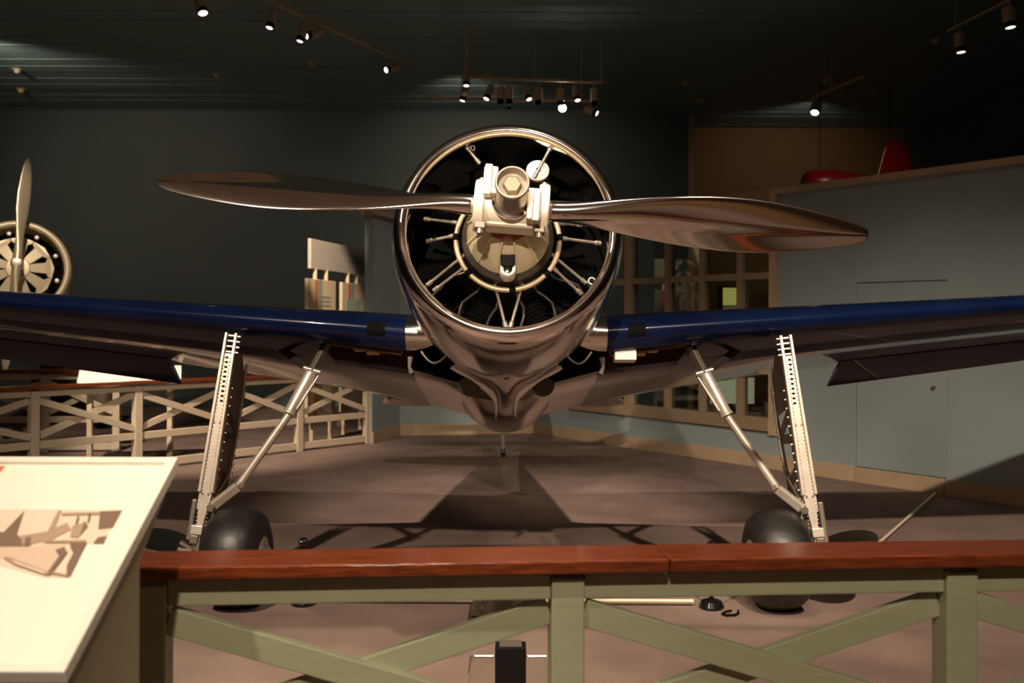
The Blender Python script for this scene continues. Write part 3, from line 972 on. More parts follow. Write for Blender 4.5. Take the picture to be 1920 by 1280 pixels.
    MB().lathe([(0, 0), (0.034, 0), (0.040, 0.02), (0.040, d01.length - 0.015), (0.046, d01.length - 0.01), (0.046, d01.length), (0, d01.length)], 20, b0, d01.normalized()).build('brace_cylinder', 'gear_metal', lg, smooth=35)
    MB().cyl(b0 + V((-sg * 0.045, -0.02, -0.02)), b1 + V((-sg * 0.05, -0.02, 0.03)), 0.008, n=10).build('brace_pipe', 'bright_metal', lg, smooth=40)
    MB().cyl(b0 + V((-sg * 0.055, 0, 0)), b0 + V((sg * 0.05, 0, 0.03)), 0.018, n=12).build('brace_pivot', 'bright_metal', lg, smooth=40)
    MB().cyl(b1, b2, 0.024, n=18).build('brace_tube', 'gear_metal', lg, smooth=40)
    d12 = (b2 - b1).normalized()
    MB().cyl(b2 - d12 * 0.03, b2 - d12 * 0.005, 0.034, n=18).build('brace_collar', 'bright_metal', lg, smooth=40)
    MB().bar(b2, b3, 0.040, 0.058, up=(sg * 0.6, -0.5, 0.6)).build('link_arm', 'gear_metal', lg, bevel=0.008)
    MB().cyl(b3 + V((0, -0.05, 0)), b3 + V((0, 0.05, 0)), 0.022, n=12).build('link_pivot', 'bright_metal', lg, smooth=40)
    MB().tube([b3, b3 + V((-sg * .01, -0.02, -.05)), b3 + V((sg * 0.015, -0.02, -.12))], 0.009, 8).build('brake_hose', 'bright_metal', lg, smooth=50)
    MB().bar(b0, G(1.135, 6.46, 1.60), 0.04, 0.05).build('brace_arm', 'dark_metal', lg, bevel=0.006)
    MB().bar(b0 + V((0, 0.05, 0)), G(1.53, 6.62, 1.555), 0.03, 0.045).build('brace_arm', 'case_dark', lg, bevel=0.006)
    # polished oval wheel cover swung outboard
    rim = []
    cc = G(2.03, 6.05, 0.39)
    ux = V((sg * math.cos(0.34), 0, math.sin(0.34))); uy = V((0, 1, 0.0))
    un = ux.cross(uy).normalized()
    for k in range(40):
        a = 2 * PI * k / 40
        rim.append(cc + ux * 0.175 * math.cos(a) + uy * 0.24 * math.sin(a))
    MB().prism(rim, un * 0.008).build('wheel_cover', 'skin_metal', lg, label='oval polished wheel cover plate')
    MB().bar(G(1.86, 6.05, 0.33), G(1.95, 6.05, 0.385), 0.03, 0.02).build('cover_bracket', 'dark_metal', lg)

# ------------------------------------------------------------------ railings


def railing(name, pts, label, zc, xz, mid, mats, group=None, bottom=True, cap_w=0.19, end_caps=True, yoff=0.0):
    """posts at pts (x, y); cap, top rail, crossed braces, middle and bottom rail in each bay"""
    base = V((sum(p[0] for p in pts) / len(pts), sum(p[1] for p in pts) / len(pts), 0))
    r = thing(name, base, label, 'railing', group)
    paint, wood = mats
    P = [V((p[0], p[1], 0)) for p in pts]
    for p in P:
        pass
    for i, p in enumerate(P):
        d = (P[min(i + 1, len(P) - 1)] - P[max(i - 1, 0)]).normalized()
        R = Matrix.Rotation(math.atan2(d.y, d.x), 3, 'Z')
        MB().box(p + V((0, 0, zc / 2 - 0.01)), (0.09, 0.09, zc - 0.02), R).build('post', paint, r, bevel=0.004)
    for i, (a, b) in enumerate(zip(P, P[1:])):
        d = (b - a).normalized()
        a2, b2 = a + d * 0.046, b - d * 0.046
        up = V((0, 0, 1))
        MB().bar(a2 + up * (zc - 0.045), b2 + up * (zc - 0.045), 0.06, 0.07).build('top_rail', paint, r, bevel=0.004)
        hz = 0.036
        z1, z0 = xz
        nrm = V((-d.y, d.x, 0))
        sd = -1 if nrm.y > 0 else 1
        off = nrm * sd * 0.012
        MB().bar(a2 + up * (z1 - hz) + off, b2 + up * (z0 + hz) + off, 0.036, 0.072).build('cross_brace', paint, r, bevel=0.003)
        m_ = (a2 + b2) / 2 + up * ((z0 + z1) / 2)
        dd = ((b2 + up * (z1 - hz)) - (a2 + up * (z0 + hz))).normalized()
        MB().bar(a2 + up * (z0 + hz) - off * 1.5, b2 + up * (z1 - hz) - off * 1.5, 0.034, 0.072).build('cross_brace', paint, r, bevel=0.003)
        MB().bar(a2 + up * (mid - 0.04), b2 + up * (mid - 0.04), 0.05, 0.08).build('middle_rail', paint, r, bevel=0.004)
        if bottom:
            MB().bar(a2 + up * 0.07, b2 + up * 0.07, 0.05, 0.09).build('bottom_rail', paint, r, bevel=0.004)
    return r


# near railing, in front of the airplane
def fy(x):
    return 2.79 + 0.082 * (x - 0.15)


fx = [-0.955, 0.152, 1.262, 2.37, 3.48]
fr_ = railing('railing', [(x, fy(x)) for x in fx], 'near olive-painted railing with crossed braces and reddish wood cap', 1.028, (0.945, 0.555), 0.55, ('rail_paint', 'cap_wood'))
for k, (a, b) in enumerate(((-1.04, 0.42), (0.423, 2.1), (2.103, 3.6))):
    MB().bar((a, fy(a) + 0.015, 1.046), (b, fy(b) + 0.015, 1.046), 0.19, 0.036).build('cap_board', 'cap_wood', fr_, bevel=0.005)
# side run of the near railing, going back beside the reading panel is hidden; corner post only

# far railing on the left
far = [(-5.85, 9.5), (-4.99, 10.58), (-4.25, 11.5), (-3.50, 12.45), (-2.80, 13.32), (-2.03, 14.22)]
r2 = railing('railing', far, 'cream crossed railing on the left behind the airplane, nearer of two', 0.985, (0.90, 0.45), 0.44, ('far_rail_paint', 'cap_wood'))
pa, pb = V((far[0][0], far[0][1], 1.005)), V((far[-1][0], far[-1][1], 1.005))
MB().bar(pa, pb, 0.13, 0.04).build('cap_board', 'cap_wood', r2, bevel=0.004)
far2 = [(-8.3, 13.0), (-7.15, 13.05), (-6.05, 13.15), (-5.15, 13.22)]
r3 = railing('railing', far2, 'cream crossed railing directly in front of the second airplane', 1.02, (0.93, 0.48), 0.46, ('far_rail_paint', 'cap_wood'))
MB().bar((far2[0][0], far2[0][1], 1.045), (far2[-1][0], far2[-1][1], 1.045), 0.17, 0.05).build('cap_board', 'cap_wood', r3, bevel=0.004)

# ------------------------------------------------------------------ reading panels
FR, NRr = V((-0.815, 2.48, 1.362)), V((-0.813, 1.85, 1.054))
LW = 0.98
pv = (FR - NRr); PLn = pv.length; pv.normalize()
pxd = V((-1, 0, 0.0))
pn = pxd.cross(pv).normalized()
if pn.z < 0:
    pn = -pn


def PT(a, b, h=0.0):
    """on the panel: a metres left of its right edge, b metres up from its near edge"""
    return NRr + pxd * a + pv * b + pn * h


rp = thing('reading_panel', (-1.3, 2.16, 0), 'large cream sloped reading panel with photograph in the near left corner', 'reading panel')
MB().prism([PT(0.012, 0.012, -0.02), PT(LW - 0.012, 0.012, -0.02), PT(LW - 0.012, PLn - 0.012, -0.02), PT(0.012, PLn - 0.012, -0.02)], pn * 0.018).build('panel_face', 'panel_cream', rp)
for a0, a1, b0_, b1_ in ((0, LW, 0, 0.022), (0, LW, PLn - 0.022, PLn), (0, 0.024, 0.022, PLn - 0.022), (LW - 0.024, LW, 0.022, PLn - 0.022)):
    MB().prism([PT(a0, b0_, -0.022), PT(a1, b0_, -0.022), PT(a1, b1_, -0.022), PT(a0, b1_, -0.022)], pn * 0.030).build('frame_strip', 'panel_frame', rp, bevel=0.003)
dx = 0.004
bd = MB().prism([NRr + V((-dx, 0.01, -0.022)), FR + V((-dx, -0.01, -0.022)), V((-0.819, 2.235, 1.17)), V((-0.819, 2.235, 0)), V((-0.819, 1.93, 0)), V((-0.819, 1.93, 0.98))], (-LW + 2 * dx, 0, 0))
bd.build('panel_body', 'panel_side', rp)
PRINT = [
    ('print_light', [(0.52, 0.5), (0.068, 0.499), (0.067, 0.377), (0.102, 0.377), (0.103, 0.333), (0.093, 0.267), (0.149, 0.267), (0.259, 0.304), (0.52, 0.304)]),
    ('print_mid', [(0.50, 0.42), (0.30, 0.418), (0.30, 0.36), (0.50, 0.36)]),
    ('print_dark', [(0.31, 0.415), (0.3, 0.418), (0.288, 0.496), (0.267, 0.409), (0.221, 0.367), (0.285, 0.36)]),
    ('print_pale', [(0.48, 0.362), (0.219, 0.367), (0.15, 0.381), (0.136, 0.337), (0.144, 0.28), (0.27, 0.328), (0.48, 0.328)]),
    ('print_dark', [(0.116, 0.493), (0.067, 0.497), (0.066, 0.433), (0.096, 0.427)]),
    ('print_dark', [(0.087, 0.399), (0.068, 0.405), (0.066, 0.377), (0.089, 0.377)]),
    ('print_mid', [(0.258, 0.403), (0.206, 0.418), (0.174, 0.45), (0.155, 0.426), (0.184, 0.389), (0.237, 0.369)]),
    ('print_dark', [(0.243, 0.396), (0.233, 0.4), (0.22, 0.369), (0.234, 0.369)]),
    ('print_mid', [(0.204, 0.418), (0.211, 0.495), (0.204, 0.495), (0.191, 0.422)]),
    ('print_mid', [(0.2, 0.485), (0.115, 0.489), (0.111, 0.479), (0.196, 0.476)]),
    ('print_mid', [(0.157, 0.437), (0.131, 0.452), (0.124, 0.418), (0.129, 0.396), (0.147, 0.399)]),
    ('print_dark', [(0.138, 0.456), (0.122, 0.437), (0.128, 0.403), (0.131, 0.429)]),
    ('print_dark', [(0.159, 0.472), (0.154, 0.472), (0.148, 0.444), (0.153, 0.444)]),
    ('print_dark', [(0.137, 0.483), (0.132, 0.483), (0.124, 0.448), (0.128, 0.448)]),
    ('print_mid', [(0.198, 0.385), (0.107, 0.388), (0.104, 0.379), (0.195, 0.378)]),
    ('print_dark', [(0.14, 0.379), (0.103, 0.381), (0.101, 0.345), (0.098, 0.3), (0.097, 0.27), (0.104, 0.27), (0.116, 0.304), (0.118, 0.345), (0.128, 0.356)]),
    ('print_dark', [(0.144, 0.338), (0.131, 0.349), (0.138, 0.274), (0.148, 0.272)]),
    ('print_dark', [(0.16, 0.352), (0.144, 0.363), (0.131, 0.342), (0.145, 0.335)]),
    ('print_mid', [(0.261, 0.328), (0.248, 0.328), (0.143, 0.28), (0.143, 0.27), (0.226, 0.304)]),
    ('print_light', [(0.239, 0.318), (0.151, 0.28), (0.152, 0.275), (0.228, 0.309)]),
    ('print_mid', [(0.139, 0.282), (0.102, 0.272), (0.1, 0.267), (0.139, 0.277)]),
]
pm = ['print_light', 'print_pale', 'print_mid', 'print_dark']
mb = MB()
for i, (mt, poly) in enumerate(PRINT):
    h = -0.0018 + 0.00025 * i
    n = len(mb.v)
    mb.add([PT(a, b, h) for a, b in poly], [tuple(range(len(poly)))], pm.index(mt))
mb.build('photograph_print', pm, rp, label='printed black-and-white photograph of an airplane under construction')
mb = MB(); mb.add([PT(a, b, -0.0012) for a, b in ((0.60, 0.672), (0.411, 0.672), (0.411, 0.639), (0.60, 0.639))], [(0, 1, 2, 3)])
mb.build('red_corner_print', 'print_red', rp)
mb = MB()
for r_ in range(3):
    for k in range(9):
        mb.add([PT(a, b, -0.0012) for a, b in ((0.25 + 0.03 * k, 0.235 - 0.022 * r_), (0.274 + 0.03 * k, 0.235 - 0.022 * r_), (0.274 + 0.03 * k, 0.228 - 0.022 * r_), (0.25 + 0.03 * k, 0.228 - 0.022 * r_))], [(0, 1, 2, 3)])
mb.build('caption_print', 'print_text', rp, kind='stuff')

# small reading panels fixed to the far railing
for (ax, ay), lab in (((-4.55, 12.1), 'small cream reading panel behind the far left railing, under the blue wing'),):
    r = thing('reading_panel', (ax, ay, 0), lab, 'reading panel')
    R = Matrix.Rotation(math.radians(18), 3, 'Z') @ Matrix.Rotation(math.radians(22), 3, 'X')
    MB().box((ax, ay, 1.06), (1.15, 0.46, 0.03), R).build('panel_face', 'panel_cream', r, bevel=0.006)
    MB().box(V((ax, ay, 1.06)) + R @ V((0.1, 0, 0.0165)), (0.22, 0.18, 0.002), R).build('picture_print', 'print_mid', r)
    for sx in (-0.45, 0.45):
        MB().box((ax + sx * 0.95, ay + sx * 0.3, 0.51), (0.06, 0.06, 1.02)).build('leg', 'far_rail_paint', r, bevel=0.004)

# ------------------------------------------------------------------ information sign
sa, sb = V((-2.78, 14.0, 0)), V((-2.33, 16.3, 0))
sd = (sb - sa).normalized(); sn = V((sd.y, -sd.x, 0))
sg_ = thing('information_sign', (sa + sb) / 2, 'white hinged-looking information sign board above two smaller cream panels', 'sign')
sg_['label'] = 'white information sign board held above two cream striped panels'
sl = (sb - sa).length


def SP(t, z, o=0.0):
    return sa + sd * t + sn * o + V((0, 0, z))


def sbox(t0, t1, z0, z1, o0, o1, name, mt, par, **kw):
    return MB().prism([SP(t0, z0, o0), SP(t1, z0, o0), SP(t1, z0, o1), SP(t0, z0, o1)], (0, 0, z1 - z0)).build(name, mt, par, **kw)


sbox(0, sl, 2.44, 2.855, -0.05, 0, 'header_board', 'sign_white', sg_, bevel=0.004)
ht = MB()
for k in range(11):
    t0 = 1.28 + 0.095 * k
    if k in (1,):
        continue
    ht.prism([SP(t0, 2.605, 0.0), SP(t0 + (0.03 if k == 0 else 0.075), 2.605, 0.0), SP(t0 + (0.03 if k == 0 else 0.075), 2.605, 0.002), SP(t0, 2.605, 0.002)], (0, 0, 0.055))
ht.build('header_lettering', 'sign_grey', sg_, kind='stuff')
for a, b in ((-0.10, 0.95), (1.22, 2.22)):
    pb_ = sbox(a, b, 0.35, 2.30, -0.05, 0.0, 'sign_panel', 'sign_cream', sg_, bevel=0.004)
    sbox(a + 0.24, a + 0.34, 0.40 if a < 0 else 2.06, 2.29, 0.0, 0.003, 'orange_stripe', 'sign_orange', pb_)
    sbox(a + 0.34, a + 0.52, 0.40 if a < 0 else 2.06, 2.29, 0.0, 0.003, 'grey_stripe', 'sign_grey', pb_)
    if a > 0:
        sbox(a + 0.16, a + 0.80, 1.6, 2.06, 0.0, 0.003, 'green_print', 'sign_green', pb_)
    else:
        for r_ in range(3):
            sbox(a + 0.46, a + 0.85, 2.04 - 0.06 * r_, 2.07 - 0.06 * r_, 0.0, 0.003, 'caption_line', 'sign_grey', pb_)
for t0 in (0.20, 0.62, 1.50, 1.90):
    MB().cyl(SP(t0, 2.28, -0.025), SP(t0, 2.46, -0.025), 0.032, n=10).build('sign_post', 'sign_cream', sg_, smooth=40)
for t0 in (0.1, 0.8, 1.35, 2.1):
    MB().box(SP(t0, 0.18, -0.025), (0.05, 0.05, 0.36)).build('leg', 'sign_cream', sg_)

# ------------------------------------------------------------------ second airplane at far left
G0 = V((-6.98, 14.3, 2.45))
gf = V((0.40, -0.90, 0.17)).normalized()
gr = V((-gf.y, gf.x, 0)).normalized() * -1          # to the viewer's right
gr = V((0.9138, 0.406, 0))
gu = gr.cross(-gf).normalized()
if gu.z < 0:
    gu = -gu


def GW(x, s_, n_):
    return G0 + gr * x - gf * s_ + gu * n_


g = thing('vintage_airplane', (G0.x, G0.y + 1, 0), 'second vintage airplane at far left with cream cowling and upright propeller blade', 'airplane')
MB().lathe([(0.60, 0.4), (0.60, 0.06), (0.612, 0.02), (0.64, 0.0), (0.67, 0.01), (0.695, 0.05), (0.71, 0.14), (0.72, 0.35), (0.70, 0.7), (0.69, 0.7), (0.70, 0.4)], 64, G0, -gf).build('cowling', 'cream_cowl', g, smooth=60)
MB().lathe([(0, 0.42), (0.69, 0.42), (0.69, 0.46), (0, 0.46)], 40, G0, -gf).build('firewall', 'black', g)
# ribbed baffle plate with nine openings: nine petals and an inner disc
plate = MB().lathe([(0, 0.02), (0.15, 0.03), (0.17, 0.06), (0.15, 0.09), (0, 0.09)], 36, G0, -gf).build('baffle_plate', 'cream_cowl', g, smooth=40)
for k in range(9):
    a = 2 * PI * k / 9 + 0.12
    pts = []
    for r_, da in ((0.14, -0.345), (0.22, -0.30), (0.37, -0.22), (0.41, -0.345), (0.46, -0.345), (0.475, 0), (0.46, 0.345), (0.41, 0.345), (0.37, 0.22), (0.22, 0.30), (0.14, 0.345)):
        pts.append(GW(r_ * math.sin(a + da), 0.10 - 0.05 * (0.46 - r_) / 0.3, r_ * math.cos(a + da)))
    MB().prism(pts, -gf * 0.03).build('baffle_petal', 'cream_cowl', plate, bevel=0.008)
    a += PI / 9
    c = GW(0.53 * math.sin(a), 0.14, 0.53 * math.cos(a))
    MB().lathe([(0, -.03), (.028, -.025), (.036, 0), (.03, .03), (0, .04)], 10, c, gf).build('rocker_box', 'hub_metal', g, smooth=40)
gh = G0 + gf * 0.30
hubm = MB().lathe([(0, 0.06), (0.06, 0.05), (0.085, 0.0), (0.085, -0.12), (0.05, -0.3), (0, -0.3)], 24, gh, gf).build('propeller', 'silver_plane', g, smooth=40)
ba_ = math.radians(5.0)
bdv = gu * math.cos(ba_) + gr * math.sin(ba_)
for sgn in (1, -1):
    rings = []
    ex = bdv * sgn; ec = gr.cross(bdv).cross(bdv).normalized(); ec = (gr - bdv * gr.dot(bdv)).normalized() * sgn
    for r_, ch, th, be in ((0.05, .13, .13, 50), (0.16, .12, .12, 50), (0.28, .11, .09, 46), (0.5, .15, .05, 42), (0.75, .19, .035, 36), (1.0, .19, .028, 32), (1.25, .15, .02, 28), (1.42, .10, .014, 26), (1.50, .05, .01, 25), (1.52, .015, .005, 25)):
        be = math.radians(be)
        cd = -ec * math.cos(be) + gf * math.sin(be); nd = gf * math.cos(be) + ec * math.sin(be)
        rings.append([gh + ex * r_ + cd * ch / 2 * math.cos(2 * PI * k / 16) + nd * th / 2 * math.sin(2 * PI * k / 16) for k in range(16)])
    MB().loft(rings).build('blade', 'silver_plane', hubm, smooth=60)
gs = []
for s_, hw, hh, nc in ((0.6, 0.66, 0.66, 0), (1.2, 0.64, 0.68, 0), (2.4, 0.56, 0.66, 0.02), (3.6, 0.42, 0.52, 0.08), (4.6, 0.28, 0.36, 0.14)):
    gs.append([GW(hw * math.cos(2 * PI * k / 28), s_, nc + hh * math.sin(2 * PI * k / 28)) for k in range(28)])
MB().loft(gs).build('fuselage', 'silver_plane', g, smooth=50)
for sgn in (1, -1):
    rings = []
    for x, ch in ((0.35, 1.9), (1.2, 1.8), (2.4, 1.55), (2.9, 1.4)):
        ring = []
        for k in range(20):
            a = 2 * PI * k / 20
            u = 0.5 - 0.5 * math.cos(a)
            ring.append(GW(sgn * x, 1.2 + u * ch, -0.55 + 0.04 * x + (1 if math.sin(a) >= 0 else -1) * naca(u, 0.16) * ch))
        rings.append(ring)
    MB().loft(rings).build('wing', 'silver_plane', g, smooth=50)
    # streamlined trouser over the wheel
    tr = []
    for z, hw, hl, s_ in ((1.75, 0.12, 0.45, 1.75), (1.3, 0.15, 0.48, 1.65), (0.8, 0.19, 0.52, 1.55), (0.35, 0.19, 0.48, 1.5), (0.12, 0.12, 0.32, 1.5)):
        c = G0 + gr * sgn * 1.15 - V((gf.x, gf.y, 0)).normalized() * s_
        fwd = V((gf.x, gf.y, 0)).normalized()
        tr.append([V((c.x, c.y, z)) + gr * hw * math.cos(2 * PI * k / 20) + fwd * hl * math.sin(2 * PI * k / 20) for k in range(20)])
    sp = MB().loft(tr).build('wheel_trouser', 'silver_plane', g, smooth=50)
    c = G0 + gr * sgn * 1.15 - V((gf.x, gf.y, 0)).normalized() * 1.5
    MB().lathe([(0, -.07), (.2, -.07), (.24, 0), (.2, .07), (0, .07)], 24, (c.x, c.y, 0.24), gr).build('wheel', 'rubber', sp, smooth=50)

# ------------------------------------------------------------------ red airplane hung beyond the partition
rz = 4.10
ra = thing('hanging_airplane', (5.4, 17.5, 3.6), 'dark red airplane hung high beyond the right partition, tail to the right', 'airplane')
rr = []
for x, hy, hz, z in ((5.02, 0.20, 0.18, rz), (5.10, 0.30, 0.25, rz), (5.5, 0.33, 0.27, rz), (5.9, 0.28, 0.22, rz - 0.02), (6.3, 0.18, 0.15, rz), (6.9, 0.06, 0.10, rz + 0.04)):
    rr.append([V((x, 17.5 + hy * math.cos(2 * PI * k / 20), z + hz * math.sin(2 * PI * k / 20))) for k in range(20)])
MB().loft(rr).build('fuselage', 'red_paint', ra, smooth=50)
MB().prism([(6.25, 17.47, rz + .05), (6.42, 17.47, rz + 0.66), (6.58, 17.47, rz + 0.80), (6.80, 17.47, rz + 0.72), (6.92, 17.47, rz + 0.1)], (0, 0.06, 0)).build('fin', 'red_paint', ra, bevel=0.02)
MB().prism([(5.35, 16.0, rz - 0.25), (5.9, 15.9, rz - 0.25), (5.95, 19.0, rz - 0.25), (5.3, 19.0, rz - 0.25)], (0, 0, 0.09)).build('wing', 'red_paint', ra, bevel=0.03)
for x in (5.3, 6.5):
    MB().cyl((x, 17.5, rz + 0.2), (x, 17.5, CEIL), 0.006, n=6).build('hanging_wire', 'black', ra)
MB().prism([(4.0, 16.0, rz - 0.36), (4.3, 15.9, rz - 0.36), (5.4, 16.6, rz - 0.26), (5.4, 17.4, rz - 0.26), (4.2, 16.5, rz - 0.36)], (0, 0, 0.09)).build('wing', 'red_paint', ra, bevel=0.03)

# ------------------------------------------------------------------ track lights
def track(a, b, label, hang=True, stems=()):
    a, b = V(a), V(b)
    t = tag(MB().bar(a, b, 0.035, 0.035).build('light_track', 'lamp_beige'), label, 'light track')
    for s_ in stems:
        p = a + (b - a) * s_
        MB().cyl((p.x, p.y, p.z), (p.x, p.y, CEIL - 0.01), 0.024 if s_ == 0 else 0.007, n=10).build('track_stem', 'lamp_beige', t, smooth=40)
    return t


def lamp(top, aim, label, group, L=0.20, r=0.055, on='lamp_on', stem=0.09, mount=None):
    """can spotlight: stem down from top, can pointing along aim"""
    top = V(top) - V((0, 0, 0.022)); aim = V(aim).normalized()
    t = thing('track_spotlight', top - V((0, 0, stem + L)), label, 'spotlight', group)
    c0 = top - V((0, 0, stem))
    MB().cyl(top, c0 - V((0, 0, 0.02)), 0.012, n=8).build('stem', 'lamp_beige', t)
    if mount is not None:
        MB().cyl(top, mount, 0.012, n=8).build('bracket', 'lamp_beige', t)
    MB().lathe([(0, -0.02), (r * 0.9, -0.02), (r, 0.0), (r, L * 0.72), (r * 0.8, L * 0.72), (0, L * 0.66)], 20, c0, aim).build('can', 'lamp_beige', t, smooth=40)
    e = c0 + aim * L * 0.72
    MB().lathe([(r * 0.80, -0.01), (r * 0.88, 0.0), (r * 0.88, L * 0.28), (r * 0.76, L * 0.28), (r * 0.76, -0.01)], 20, e, aim, closed=True).build('snoot', 'black', t, smooth=40)
    if on:
        MB().lathe([(0, L * 0.20), (r * 0.74, L * 0.20), (r * 0.74, L * 0.22), (0, L * 0.22)], 20, e, aim).build('lens', on, t)
    return t


TZ = 5.02
D1 = 14.3
track(at(872, 146, D1), at(1128, 153, D1), 'straight light track hung on stems above the cowling', stems=(0.0, 0.5, 0.99))
GL = 'spotlights on the hanging track above the cowling'
for px, py, aim, on, lab in (
        (873, 122, (0.0, -0.35, -1), 'lamp_on', 'lit spotlight directly under the tall stem at the left end of the track'),
        (872, 150, (-0.25, -0.25, -1), 'lamp_on', 'lowest spotlight at the left end of the track, tilted left'),
        (919, 150, (-0.38, -0.5, -1), 'lamp_on', 'lit spotlight tilted left, second position on the hanging track'),
        (937, 150, (0, 0.1, -1), None, 'dark upright spotlight, left of the close pair on the track'),
        (953, 150, (0, 0.1, -1), None, 'dark upright spotlight, right of the close pair on the track'),
        (983, 150, (0.3, -0.5, -1), 'lamp_on', 'lit spotlight tilted right, near the middle of the track'),
        (1008, 152, (0, 0.1, -1), None, 'dark upright spotlight just right of the tilted lit one'),
        (1049, 153, (0, 0.1, -1), None, 'dark upright spotlight above the glaring lamp'),
        (1077, 151, (0.15, -0.5, -1), 'lamp_on', 'lit spotlight second from the right end of the track'),
        (1112, 153, (0.05, 0.1, -1), None, 'dark upright spotlight at the right end of the track')):
    lamp(at(px, py, D1 - (0.10 if px == 873 else 0)), aim, lab, GL, L=0.215, on=on, mount=at(px, py + 3, D1) if px == 873 else None)
track(at(800, 183, 14.9), at(1120, 190, 14.9), 'lower light track behind the hanging spotlights', stems=(0.2, 0.9))
lamp(at(953, 183, 14.9), (0, 0.1, -1), 'small dark spotlight hanging lowest in the middle of the rear track', GL, L=0.12, r=0.03, on=None, stem=0.02)
lamp(at(1053, 187, 14.9), (-0.06, -1.0, -0.20), 'glaring spotlight pointing straight at the viewer above the cowling', GL, L=0.16, r=0.072, on='lamp_glare', stem=0.10)
lamp(at(1098, 190, 14.9), (0.75, -0.45, -0.45), 'spotlight tilted far right at the lower right of the track', GL, L=0.20, on='lamp_on', stem=0.08)
# left diagonal track
ta, tb = at(470, -12, 11.8), at(765, 122, 15.2)
track(ta, tb, 'diagonal light track at upper left, running toward the cowling', stems=(0.2, 0.95))
GL2 = 'spotlights on the diagonal track'
for k, px, aim, lab in ((0.11, 512, (-0.15, -0.35, -1), 'upright lit spotlight at the near end of the diagonal track'),
                        (0.28, 560, (-0.2, -0.3, -1), 'lit spotlight in the middle of the diagonal track'),
                        (0.37, 588, (-0.6, -0.7, -0.4), 'short spotlight turned left beside the middle of the diagonal track'),
                        (0.90, 735, (-0.65, -0.8, -0.45), 'bright spotlight turned left at the far end of the diagonal track')):
    p = ta + (tb - ta) * k
    lamp(p, aim, lab, GL2, L=0.24, r=0.058)
track(at(330, -30, 11.6), at(420, -22, 12.4), 'short light track cut off by the top edge at left', stems=(0.5,))
lamp(at(372, -14, 12.0), (0.35, -0.4, -1), 'spotlight cut off by the top edge at upper left', 'single spotlights', L=0.20, r=0.075)
# right-hand lamps
ra_, rb_ = at(1775, 55, 13.2), at(1925, -22, 11.9)
track(ra_, rb_, 'light track at the upper right corner', stems=(0.1, 0.9))
lamp(at(1797, 46, 13.03), (0.02, -0.15, -1), 'lower left of the two spotlights in the upper right corner', 'single spotlights', L=0.24, r=0.075)
lamp(at(1888, -4, 12.2), (0.05, -0.15, -1), 'spotlight in the extreme upper right corner', 'single spotlights', L=0.24, r=0.08)
track(at(1520, 182, 16.0), at(1618, 140, 14.6), 'short light track before the tan niche', stems=(0.4,))
lamp(at(1530, 180, 15.9), (-0.35, -0.55, -0.8), 'spotlight hanging before the tan niche', 'single spotlights', L=0.2, r=0.085)

# small round fittings on the ceiling
for px, py, lab in ((30, 133, 'upper of two small ceiling sprinklers at far left'), (37, 170, 'lower of two small ceiling sprinklers at far left'), (405, 140, 'small ceiling sprinkler left of the diagonal track'),
                    (583, 118, 'small pinkish ceiling detector below the diagonal track'), (910, 139, 'small ceiling fitting just above the hanging track'), (1285, 152, 'small ceiling sprinkler above the niche corner'),
                    (1310, 185, 'small round ceiling detector closest above the niche corner'), (1547, 145, 'small ceiling sprinkler above the niche spotlight'), (1638, 168, 'small ceiling sprinkler right of the niche spotlight'), (1752, 70, 'faint ceiling sprinkler left of the corner spotlights')):
    d = (CEIL - EYE) * 1900 / (605 - py)
    p = at(px, py, d)
    t = tag(MB().lathe([(0, -0.075), (0.03, -0.07), (0.05, -0.04), (0.055, -0.012), (0.09, -0.01), (0.09, 0.0), (0, 0.0)], 16, (p.x, p.y, CEIL - 0.005), (0, 0, 1)).build('ceiling_sprinkler', 'lamp_beige', smooth=40), lab, 'sprinkler', 'ceiling fittings')

# ------------------------------------------------------------------ things on the floor
def rod(a, b, lab):
    t = tag(MB().tube([a, b], 0.012, 8).build('floor_rod', 'white_rod', smooth=40), lab, 'rod', 'white floor rods')
    return t


rod((-1.16, 6.12, 0.03), (1.10, 6.10, 0.03), 'thin white rod lying across the floor between the wheels')
rod((2.42, 7.1, 0.03), (4.19, 10.02, 0.03), 'thin white rod on the floor running to the right wall')
for x, y, lab in ((-1.25, 6.1, 'small black floor foot beside the left wheel'), (1.20, 6.06, 'small black floor foot beside the right wheel')):
    t = thing('rod_foot', (x, y, 0), lab, 'stand', 'rod feet')
    MB().lathe([(0, 0), (0.07, 0), (0.075, 0.015), (0.06, 0.045), (0.03, 0.055), (0, 0.055)], 20, (x, y, 0.0), (0, 0, 1)).build('base', 'black_gloss', t, smooth=40)
    MB().cyl((x, y, 0.05), (x, y, 0.36), 0.012, n=8).build('stem', 'black', t)
    MB().lathe([(0, -.03), (.03, -.02), (.035, 0), (.03, .02), (0, .03)], 14, (x, y, 0.37), (1, 0.2, 0)).build('knob', 'black_gloss', t, smooth=40)
MB_ = MB()
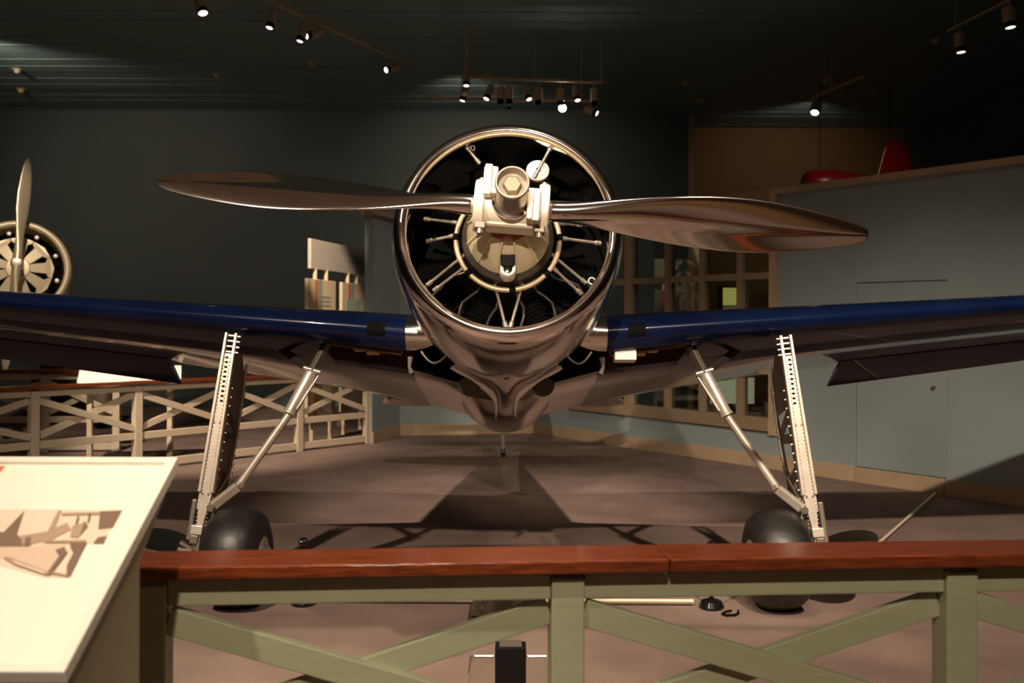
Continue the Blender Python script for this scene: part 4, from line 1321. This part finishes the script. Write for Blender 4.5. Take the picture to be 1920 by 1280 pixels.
tag(MB().tube([(1.30, 5.97, 0.012), (1.26, 5.94, 0.014), (1.23, 5.90, 0.012), (1.25, 5.87, 0.012), (1.30, 5.88, 0.012), (1.33, 5.92, 0.012), (1.34, 5.97, 0.012)], 0.006, 6).build('cable_loop', 'black', smooth=50), 'small loop of black cable on the floor by the right wheel', 'cable')
# black floor post with clear trays
st = thing('floor_stand', (0.02, 4.1, 0), 'black post with clear acrylic tray standing behind the near railing', 'stand')
MB().box((0.0, 4.10, 0.20), (0.125, 0.09, 0.40)).build('post', 'black_gloss', st, bevel=0.006)
MB().box((0.0, 4.10, 0.404), (0.09, 0.07, 0.006)).build('cap', 'bright_metal', st)
tp_ = MB()
for sx in (-0.165, 0.165):
    tp_.box((sx, 4.08, 0.19), (0.006, 0.22, 0.26))
MB().box((0, 4.195, 0.19), (0.33, 0.006, 0.26)).build('tray_back', 'acrylic', st)
for sx in (-0.165, 0.165):
    MB().box((sx, 4.09, 0.19), (0.006, 0.20, 0.26)).build('tray_side', 'acrylic', st)
MB().box((0, 4.09, 0.06), (0.33, 0.20, 0.006)).build('tray_floor', 'acrylic', st)
for sx in (-1, 1):
    MB().tube([(sx * 0.07, 4.19, 0.322), (sx * 0.15, 4.19, 0.322), (sx * 0.165, 4.14, 0.318)], 0.006, 6).build('tray_edge', 'bright_metal', st, smooth=40)
pl_ = thing('floor_plate', (-0.03, 5.9, 0), 'clear plate with rounded corners and a painted shadow, lying on the floor under the propeller', 'plate')
rr_ = []
for cx, cy, a0 in ((0.15, 0.18, 0), (-0.15, 0.18, PI / 2), (-0.15, -0.18, PI), (0.15, -0.18, 1.5 * PI)):
    for k in range(6):
        a = a0 + k / 5 * PI / 2
        rr_.append((-0.03 + cx + 0.045 * math.cos(a), 5.9 + cy + 0.045 * math.sin(a), 0.045))
MB().prism(rr_, (0, 0, 0.012)).build('plate_top', 'acrylic', pl_)
MB().prism([(p[0] - 0.02, p[1] - 0.01, 0.0) for p in rr_], (0, 0, 0.010)).build('plate_shadow', 'case_dark', pl_)  # dark sheet in the plate's outline, painted as its shadow on the floor
for sx in (-0.13, 0.13):
    MB().cyl((-0.03 + sx, 5.9, 0.009), (-0.03 + sx, 5.9, 0.046), 0.012, n=10).build('spacer', 'bright_metal', pl_)
